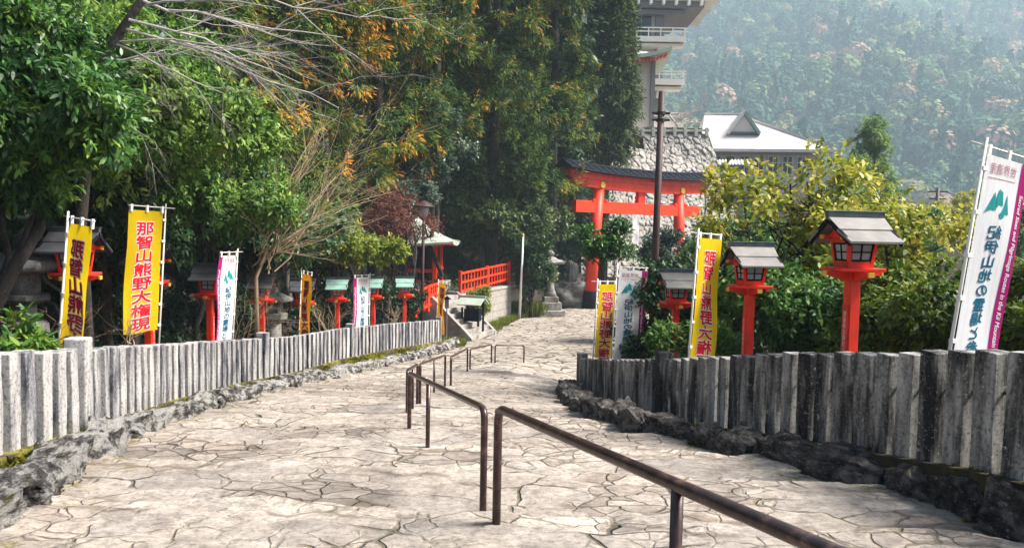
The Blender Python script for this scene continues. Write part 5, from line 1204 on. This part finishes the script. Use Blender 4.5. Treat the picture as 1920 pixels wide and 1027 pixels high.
# cedars
def cedar(label, px, Y, z0, z1, rad, seed, bias, n, per=125, mat='leaf_cedar', L=.25, W=.05, tip=.45, cr=.62, lo=0.75):
    rng = np.random.default_rng(seed); x = P(px, 300, Y).x; b = base_at(x, Y); r = thing('cedar_tree', label, 'tree', b, 0, None); zb = b[2]
    q = MB(); pts = [(rng.normal() * .05, rng.normal() * .05, z - zb) for z in np.linspace(zb - .3, z1, 8)]; q.tube(pts, [.38, .34, .3, .26, .2, .15, .1, .03], 12)
    nb = max(8, int(n / 13)); t = rng.random(nb) ** .8; hz = z0 + (z1 - z0) * t; a = rng.random(nb) * 2 * PI; rr = rad * (1 - t * .72) * rng.uniform(.45, 1.05, nb)
    k = rng.integers(0, nb, n); s2 = rng.normal(size=(n, 3)) * np.array([.50, .50, .34]) * min(1, rad / 2.4); back = rng.random(n) ** 2 * .5
    cl = np.stack([rr[k] * (1 - back) * np.cos(a[k]), rr[k] * (1 - back) * np.sin(a[k]), hz[k] - zb - rr[k] * .22 + back * .3], 1) + s2
    od = unit(np.stack([np.cos(a[k]), np.sin(a[k]), np.full(n, -.15)], 1) + s2 * .8)
    for k in range(36):
        j = rng.integers(0, n); limb(q, (0, 0, cl[j, 2] + .3), cl[j], .045, .012, rng, .08, 3, 5)
    q.build('trunk', 'barkdark', r, True)
    v, l, s_, t_ = leafset(seed + 5, cl, od, per, cr, L, W, 10, .3, bias, False, .7, .9, .75, tip, .28); link('crown', np_mesh('crown', v, l, s_, mat, {'tint': t_}), r); return r
cedar('orange tipped cedar left of the others, behind the bare cherry branches', 455, 26, 1.5, 15, 2.6, 21, .02, 580)
cedar('cedar with the brightest orange foliage, above the bare tan shrub', 600, 29, 2.0, 16, 2.9, 22, .09, 700)
cedar('olive green cedar with hanging sprays left of the camellia', 705, 33, 3.0, 18, 2.9, 23, -.02, 720)
cedar('dark cedar with bronze patches standing above the camellia', 815, 38, 5.0, 20, 3.0, 24, -.08, 700)
cedar('tall dark cedar with low bronze sprays in the centre of the picture', 925, 42, 4.6, 22, 3.2, 25, -.13, 800)
cedar('dark cedar next to the conical conifer, its bronze sprays reaching toward the gate', 1035, 47, 5.0, 24, 3.2, 26, -.10, 800)
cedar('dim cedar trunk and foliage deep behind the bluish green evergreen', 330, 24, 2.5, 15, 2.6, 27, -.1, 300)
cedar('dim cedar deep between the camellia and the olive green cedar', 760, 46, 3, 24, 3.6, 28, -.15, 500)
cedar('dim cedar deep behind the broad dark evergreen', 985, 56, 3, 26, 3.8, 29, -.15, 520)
rng = np.random.default_rng(31); n = 1300; bx = P(1135, 300, 58); zb = base_at(bx.x, 58)[2]
con = thing('conifer_tree', 'tall conical dark conifer standing before the tower', 'tree', (bx.x, 58, zb)); ztop = P(1150, -330, 58).z - zb; zlow = P(1150, 300, 58).z - zb
q = MB(); q.tube([(0, 0, -.3), (.1, 0, ztop * .5), (0, 0, ztop)], [.4, .28, .03], 12)
t = rng.random(n) ** .9; hz = zlow + (ztop - zlow) * t; a = rng.random(n) * 2 * PI; rr = (P(1208, 300, 58).x - bx.x) * np.interp(t, [0, .16, .3, .48, 1], [.55, .80, .64, .48, .06]) * rng.uniform(.3, 1, n) ** .4
cl = np.stack([rr * np.cos(a), rr * np.sin(a), hz + .3 * np.sin(a * 3)], 1); od = np.stack([np.cos(a) * .7, np.sin(a) * .7, np.full(n, -.3)], 1)
for k in range(60): j = rng.integers(0, n); limb(q, (0, 0, cl[j, 2] - .5), cl[j], .05, .015, rng, .05, 3, 5)
q.build('trunk', 'barkdark', con, True); v, l, s_, t_ = leafset(32, cl, od, 100, .72, .34, .085, 10, .3, .05, False, .6, .7, .8, .2, .3); link('crown', np_mesh('crown', v, l, s_, 'leaf_conifer', {'tint': t_}), con)
# deep woods behind
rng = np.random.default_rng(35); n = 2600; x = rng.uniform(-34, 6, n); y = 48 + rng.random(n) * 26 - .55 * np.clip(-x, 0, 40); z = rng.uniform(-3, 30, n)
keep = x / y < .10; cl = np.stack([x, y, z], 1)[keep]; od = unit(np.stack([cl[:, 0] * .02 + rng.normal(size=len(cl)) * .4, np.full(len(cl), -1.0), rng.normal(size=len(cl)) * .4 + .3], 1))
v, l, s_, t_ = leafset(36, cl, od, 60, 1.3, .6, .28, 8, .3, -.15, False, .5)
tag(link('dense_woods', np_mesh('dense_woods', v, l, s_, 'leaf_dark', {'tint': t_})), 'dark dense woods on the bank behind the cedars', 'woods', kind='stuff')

# ------------------------------------------------------------------ bare branches
def twigs(q, a, b, r, rng, depth, bend, up):
    a = np.array(a); b = np.array(b); L = np.linalg.norm(b - a); n = 6 if depth > 1 else 4; pts = []; 
    ax = rng.normal(size=3); ax = ax / np.linalg.norm(ax)
    for i in range(n + 1):
        s = i / n; p = a * (1 - s) + b * s + ax * math.sin(s * PI) * L * bend * .5 + rng.normal(size=3) * L * .012 + np.array([0, 0, up]) * L * s * s * .3
        pts.append(p)
    q.tube([tuple(p) for p in pts], [r * (1 - .75 * i / n) for i in range(n + 1)], 5 if depth > 1 else 4, False)
    if depth <= 0: return
    d = pts[-1] - pts[0]; d = d / np.linalg.norm(d)
    for k in range(5 if depth > 1 else 4):
        i = rng.integers(1, n + 1); sd = d + rng.normal(size=3) * .42 * np.array([1, .8, 1]); sd = sd / np.linalg.norm(sd)
        twigs(q, pts[i], pts[i] + sd * L * rng.uniform(.3, .6), r * .5 * (1 - .5 * i / n), rng, depth - 1, bend, up)
rng = np.random.default_rng(41)
ch = thing('cherry_tree', 'bare cherry tree whose long pale twigs sweep across the upper left', 'tree', (0, 0, 0)); q = MB()
b0 = base_at(P(150, 600, 10)[0], 10.2); lim = [b0, at(150, 420, 10.1), at(178, 132, 9.8), at(262, 6, 9.6), at(330, -160, 9.5)]
q.tube([tuple(p) for p in lim], [.10, .085, .065, .055, .04], 8); q.build('trunk', 'bark', ch, True)
q = MB()
for a_, b_, r_ in (((262, 6, 9.6), (640, 60, 10.6), .022), ((240, 40, 9.6), (560, 150, 10.4), .022), ((215, 80, 9.7), (420, 165, 10), .018), ((178, 132, 9.8), (300, 190, 9.2), .016), ((185, 115, 9.8), (470, 70, 10.4), .02),
                   ((300, -80, 9.5), (680, 20, 10.8), .022), ((300, -80, 9.5), (600, -10, 9.6), .02), ((170, 160, 9.8), (290, 260, 9.4), .012), ((200, 90, 9.7), (60, 30, 8.6), .014), ((190, 110, 9.7), (20, 110, 8.8), .012), ((262, 6, 9.6), (520, 10, 9), .018), ((230, 50, 9.6), (640, 190, 11.2), .018), ((215, 80, 9.7), (520, 110, 9.4), .016)):
    twigs(q, at(*a_), at(*b_), r_, rng, 3, .16, -.12)
q.build('branches', 'twig', ch, True)
rng = np.random.default_rng(43); bs_ = thing('bare_shrub', 'leafless tan shrub with long fanning twigs above the amber banner', 'shrub', (0, 0, 0)); q = MB(); b0 = at(480, 520, 14.6)
for k in range(20):
    e_ = at(rng.uniform(500, 745), rng.uniform(255, 420), 15.0 + rng.normal() * .6); twigs(q, at(470 + rng.uniform(0, 60), 480 + rng.uniform(-20, 30), 14.6), e_, .015, rng, 2, .18, .1)
q.tube([base_at(b0[0], 14.7), b0, at(500, 470, 14.6)], [.05, .04, .03], 6); q.build('branches', 'twigbrown', bs_, True)
rng = np.random.default_rng(45); bs_ = thing('bare_cherry', 'small bare cherry tree on the terrace beside the tower', 'tree', (0, 0, 0)); q = MB(); b0 = P(1278, 250, 76)
q.tube([tuple(b0), at(1262, 225, 76), at(1248, 208, 76)], [.16, .12, .06], 6); q.tube([tuple(b0), at(1292, 225, 76)], [.14, .08], 6)
for k in range(18): twigs(q, at(1262 + rng.uniform(0, 30), 226 + rng.uniform(-6, 6), 76), at(rng.uniform(1248, 1325), rng.uniform(196, 232), 76 + rng.normal()), .055, rng, 2, .2, .1)
q.build('branches', 'twig', bs_, True)
rng = np.random.default_rng(47)
def dryshrub(label, px, py, Y, hpx, n, mat='twigbrown'):
    s = thing('dry_shrub', label, 'shrub', (0, 0, 0)); q = MB()
    for k in range(n): twigs(q, at(px + rng.normal() * hpx * .15, py, Y), at(px + rng.normal() * hpx * .6, py - hpx * rng.uniform(.5, 1.1), Y + rng.normal() * .25), .008, rng, 2, .25, -.2)
    q.build('branches', mat, s, True)
dryshrub('dry tan shrub between the larger left white banner and the dark roofed lantern', 452, 640, 14.6, 95, 9)
dryshrub('dry tan shrub right of the amber banner', 610, 632, 18.8, 75, 7)
dryshrub('dry stems behind the leaning yellow banner at the far left', 88, 665, 7.8, 70, 8)
dryshrub('dry stems at the foot of the wide yellow banner', 240, 645, 10.4, 55, 7)
dryshrub('dry brown shrub in front of the last green roofed lantern', 735, 606, 23, 38, 8)
dryshrub('thin bare twigs sticking out beside the left gate pillar', 1040, 415, 46, 40, 8)
c = at(15, 650, 6.7); tree('leafy_shrub', 'small bright leafed shrub behind the fence under the squat stone lantern', 'shrub', base_at(c[0], 7.1), at(18, 648, 6.8), (.28, .25, .20), 14, 30, 60, .15, .10, .026, 'leaf_gloss', trunk_r=.02, stems=3, bias=.15)

for px, py, Y, r_, lb in ((330, 575, 17.5, 1.0, 'dark undergrowth shrub between the wide yellow banner and the next lantern'), (470, 590, 19.5, 1.0, 'dark undergrowth shrub behind the slender stone lantern'), (590, 580, 22, 1.1, 'dark undergrowth shrub behind the amber banner'),
                          (665, 570, 24.5, 1.1, 'dark undergrowth shrub behind the small white banner'), (220, 590, 14.5, .9, 'dark undergrowth shrub left of the wide yellow banner'), (735, 560, 27, .9, 'dark undergrowth shrub under the reddish shrub'), (110, 560, 12.6, .8, 'dark undergrowth shrub behind the leaning yellow banner')):
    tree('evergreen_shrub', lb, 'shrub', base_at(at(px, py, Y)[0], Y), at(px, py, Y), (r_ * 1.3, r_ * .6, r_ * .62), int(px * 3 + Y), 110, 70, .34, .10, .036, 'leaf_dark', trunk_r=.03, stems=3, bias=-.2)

tree('evergreen_tree', 'shaded evergreen on the bank behind the squat stone lantern', 'tree', base_at(-7.6, 9.5), (-7.8, 9.5, 3.4), (1.7, 1.7, 2.0), 71, 170, 90, .42, .13, .045, 'leaf_dark', trunk_r=.12, droop=.4)
tree('evergreen_tree', 'dim evergreen on the bank behind the dark green tree above the leaning yellow banner', 'tree', base_at(-8.6, 14.5), (-8.6, 14.5, 4.2), (1.9, 1.9, 2.2), 72, 170, 90, .45, .13, .045, 'leaf_dark', trunk_r=.13, droop=.4)
rng = np.random.default_rng(57); n = 1500; y = rng.uniform(-4, 46, n); x = xl(y) - 2.6 - 24 * rng.random(n) ** 1.4; z = terrain_z(x, y) + .1
od = unit(np.stack([rng.normal(size=n) * .5 + .3, rng.normal(size=n) * .5, np.ones(n)], 1)); v, l, s_, t_ = leafset(58, np.stack([x, y, z], 1), od, 42, .5, .20, .07, 7, .2, -.1, False)
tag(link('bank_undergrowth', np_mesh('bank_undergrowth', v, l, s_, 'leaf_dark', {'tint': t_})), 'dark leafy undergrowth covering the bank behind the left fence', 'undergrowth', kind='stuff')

# ------------------------------------------------------------------ right side bushes
GR = None
tree('yellow_leaf_tree', 'airy tree of yellowing leaves behind the middle red lantern on the right', 'tree', base_at(at(1500, 600, 13)[0], 13), at(1512, 405, 12.6), (1.58, 1.2, 1.12), 15, 112, 36, .38, .12, .055, 'leaf_yellow', bark='barkdark', trunk_r=.045, stems=4, limbs=26, shell=.6, droop=.2, rough=.5)
tree('yellow_leaf_tree', 'lower yellowing tree reaching right behind the largest red lantern', 'tree', base_at(at(1650, 600, 11.5)[0], 11.5), at(1660, 475, 11.2), (1.25, 1.0, .70), 16, 90, 42, .32, .11, .05, 'leaf_yellow', bark='barkdark', trunk_r=.04, stems=3, limbs=22, shell=.6, bias=0, rough=.5)
tree('evergreen_shrub', 'dense green shrub filling the space under the yellowing tree', 'shrub', base_at(at(1490, 600, 11)[0], 11), at(1490, 590, 10.6), (1.1, .8, .72), 17, 200, 95, .26, .085, .036, 'leaf_olive', trunk_r=.04, stems=3, bias=-.05)
tree('evergreen_shrub', 'dense green shrub between the largest lantern and the tall white banner', 'shrub', base_at(at(1700, 600, 9.6)[0], 9.6), at(1705, 600, 9.2), (.95, .8, .62), 18, 200, 95, .24, .08, .034, 'leaf_lime', trunk_r=.04, stems=3, bias=-.15)
tree('evergreen_shrub', 'dark green shrub at the right edge beside the tall white banner', 'shrub', base_at(at(1905, 650, 8)[0], 8), at(1925, 590, 8), (.5, .5, .55), 19, 90, 90, .22, .08, .034, 'leaf_lime', trunk_r=.03, stems=3, bias=-.15)
tree('evergreen_shrub', 'dark shrub behind the yellow banner and dark pole on the right', 'shrub', base_at(at(1330, 600, 15)[0], 15), at(1330, 570, 14.8), (1.5, .9, 1.05), 20, 220, 90, .34, .095, .04, 'leaf_dark', trunk_r=.05, stems=3, bias=.1)
tree('evergreen_shrub', 'low dark shrub growing over the base of the white banner at the fence end', 'shrub', base_at(at(1215, 640, 14.8)[0], 14.8), at(1205, 640, 14.6), (.62, .4, .42), 21, 80, 80, .22, .085, .036, 'leaf_dark', trunk_r=.03, stems=3, bias=.15)
tree('evergreen_shrub', 'low green shrub just behind the dark fence at the foot of the tall yellow banner', 'shrub', base_at(at(1350, 640, 11.6)[0], 11.8), at(1352, 645, 11.6), (.8, .45, .38), 73, 70, 80, .24, .09, .036, 'leaf_olive', trunk_r=.03, stems=3)
tree('evergreen_shrub', 'grey green bush before the right gate pillar', 'shrub', base_at(at(1260, 560, 30)[0], 30), at(1275, 485, 30), (1.6, 1.2, .95), 22, 190, 75, .4, .13, .06, 'leaf_camellia', trunk_r=.06, stems=3)
tree('evergreen_shrub', 'mixed green bush right of the gate', 'shrub', base_at(at(1400, 520, 26)[0], 26), at(1400, 470, 26), (1.9, 1.4, 1.1), 23, 240, 75, .45, .14, .06, 'leaf_olive', trunk_r=.06, stems=3)
tree('garden_tree', 'small round headed evergreen with a gnarled trunk before the left gate pillar', 'tree', base_at(at(1147, 660, 17.4)[0], 17.4), at(1136, 458, 18), (.62, .5, .42), 24, 70, 85, .26, .10, .036, 'leaf_gloss', bark='bark', trunk_r=.085, stems=1, limbs=7, bias=-.05, flat_bottom=.3)
cedar('small pale pointed conifer rising in front of the mountain on the right', 1638, 62, P(1638, 380, 62).z, P(1638, 226, 62).z, 1.9, 33, .22, 420, mat='leaf_olive', L=.3, W=.06, tip=.1, cr=.30, per=50)
for px, py, Y, r_, lb in ((1785, 400, 72, 1.9, 'pale yellow bamboo clump left of the tall white banner'), (1815, 385, 80, 1.6, 'second pale yellow bamboo clump, nearest the banner pole'), (1730, 420, 66, 1.8, 'brownish scrub beside the distant telegraph pole'), (1850, 440, 50, 2.0, 'dry brown scrub behind the tall white banner'), (1700, 430, 45, 2.2, 'green scrub below the distant telegraph pole'), (1600, 380, 58, 3.0, 'green trees on the slope behind the yellowing tree'), (1900, 470, 38, 2.2, 'olive scrub at the right edge behind the tall white banner')):
    tree('scrub_tree', lb, 'tree', base_at(at(px, py, Y)[0], Y), at(px, py, Y), (r_, r_, r_ * 1.1), int(px + Y), 110, 60, .55, .24, .08, 'leaf_yellow' if r_ < 2.1 and px > 1720 else 'leaf_olive', trunk_r=.1, hexa=False, bias=.05, stems=2)
tree('evergreen_shrub', 'vine like green shrub climbing the corner of the squared stone wall', 'shrub', base_at(-1.65, 32.6), at(892, 567, 32.4), (.55, .45, .75), 26, 90, 60, .26, .10, .045, 'leaf_lime', trunk_r=.03, stems=3)

# ------------------------------------------------------------------ grass
def tufts(spots, seed, mat, name, label, L=.4, W=.02, n=70):
    rng = np.random.default_rng(seed); A_ = []
    for (x, y, z, r) in spots:
        k = n; a = rng.random(k) * 6.28; rr = r * rng.random(k) ** .5; pos = np.stack([x + rr * np.cos(a), y + rr * np.sin(a), np.full(k, z)], 1)
        d = unit(np.stack([np.cos(a) * .7 * rng.random(k), np.sin(a) * .7 * rng.random(k), np.ones(k)], 1)); A_.append(leaf_arrays(pos, d, unit(rng.normal(size=d.shape)), L * rng.uniform(.6, 1.2, k), W, rng.random(k), False))
    v, l, s_, t_ = cat_arrays(A_); return tag(link(name, np_mesh(name, v, l, s_, mat, {'tint': t_})), label, 'grass', kind='stuff')
S_ = []; rng = np.random.default_rng(53)
for k in range(46):
    s = rng.random(); p = PG(935 + s * 60 + rng.normal() * 3, 616 - s * 28 + rng.normal() * 2); S_.append((p.x - .25, p.y + .2, p.z, .3))
tufts(S_, 1, 'grass', 'verge_grass', 'short green grass bordering the path below the squared stone wall', .26, .03, 150)
S_ = []
for k in range(26): p = P(rng.uniform(950, 1018), 583 + rng.normal() * 3, 40.2); S_.append((p.x, p.y + rng.random() * .8, float(GZ(40.2)), .35))
tufts(S_, 2, 'grass', 'grass_clumps', 'tall arching yellow green grass clumps beside the white pole', .85, .05, 70)
S_ = []
for k in range(30): p = PG(840 + rng.random() * 34, 651 - rng.random() * 14); S_.append((p.x - .2, p.y, p.z, .22))
tufts(S_, 3, 'grass', 'verge_grass', 'bright green grass tuft between the pale fence end and the steps', .2, .02, 130)
S_ = []
for k in range(200):
    y = rng.uniform(5, 27); x = np.interp(y, FL[:, 0], FL[:, 1]) - rng.uniform(.35, 1.6); S_.append((x, y, float(terrain_z(np.array(x), np.array(y))), .2))
tufts(S_, 4, 'dry', 'dry_grass', 'dry brown grass and stems behind the pale fence', .35, .012, 26)
S_ = []
for k in range(80):
    y = rng.uniform(4, 16); x = np.interp(y, FR[:, 0], FR[:, 1]) + rng.uniform(.3, 1.2); S_.append((x, y, float(terrain_z(np.array(x), np.array(y))), .2))
tufts(S_, 5, 'grass', 'fence_grass', 'green weeds behind the dark streaked fence', .3, .02, 30)

# ------------------------------------------------------------------ air
hz = MB(); hz.box((260, 570, 170), (1900, 1260, 420)); ho = hz.build('haze', new_mat('air')[0])
tm = ho.data.materials[0].node_tree; tm.nodes.remove(tm.nodes['Principled BSDF']); pv_ = tm.nodes.new('ShaderNodeVolumePrincipled')
pv_.inputs['Density'].default_value = 0.00055; pv_.inputs['Color'].default_value = (0.70, 0.88, 1.0, 1); pv_.inputs['Anisotropy'].default_value = 0.0
tm.links.new(pv_.outputs[0], tm.nodes['Material Output'].inputs['Volume']); tag(ho, kind='stuff', label='pale blue haze filling the valley before the mountain', cat='haze')
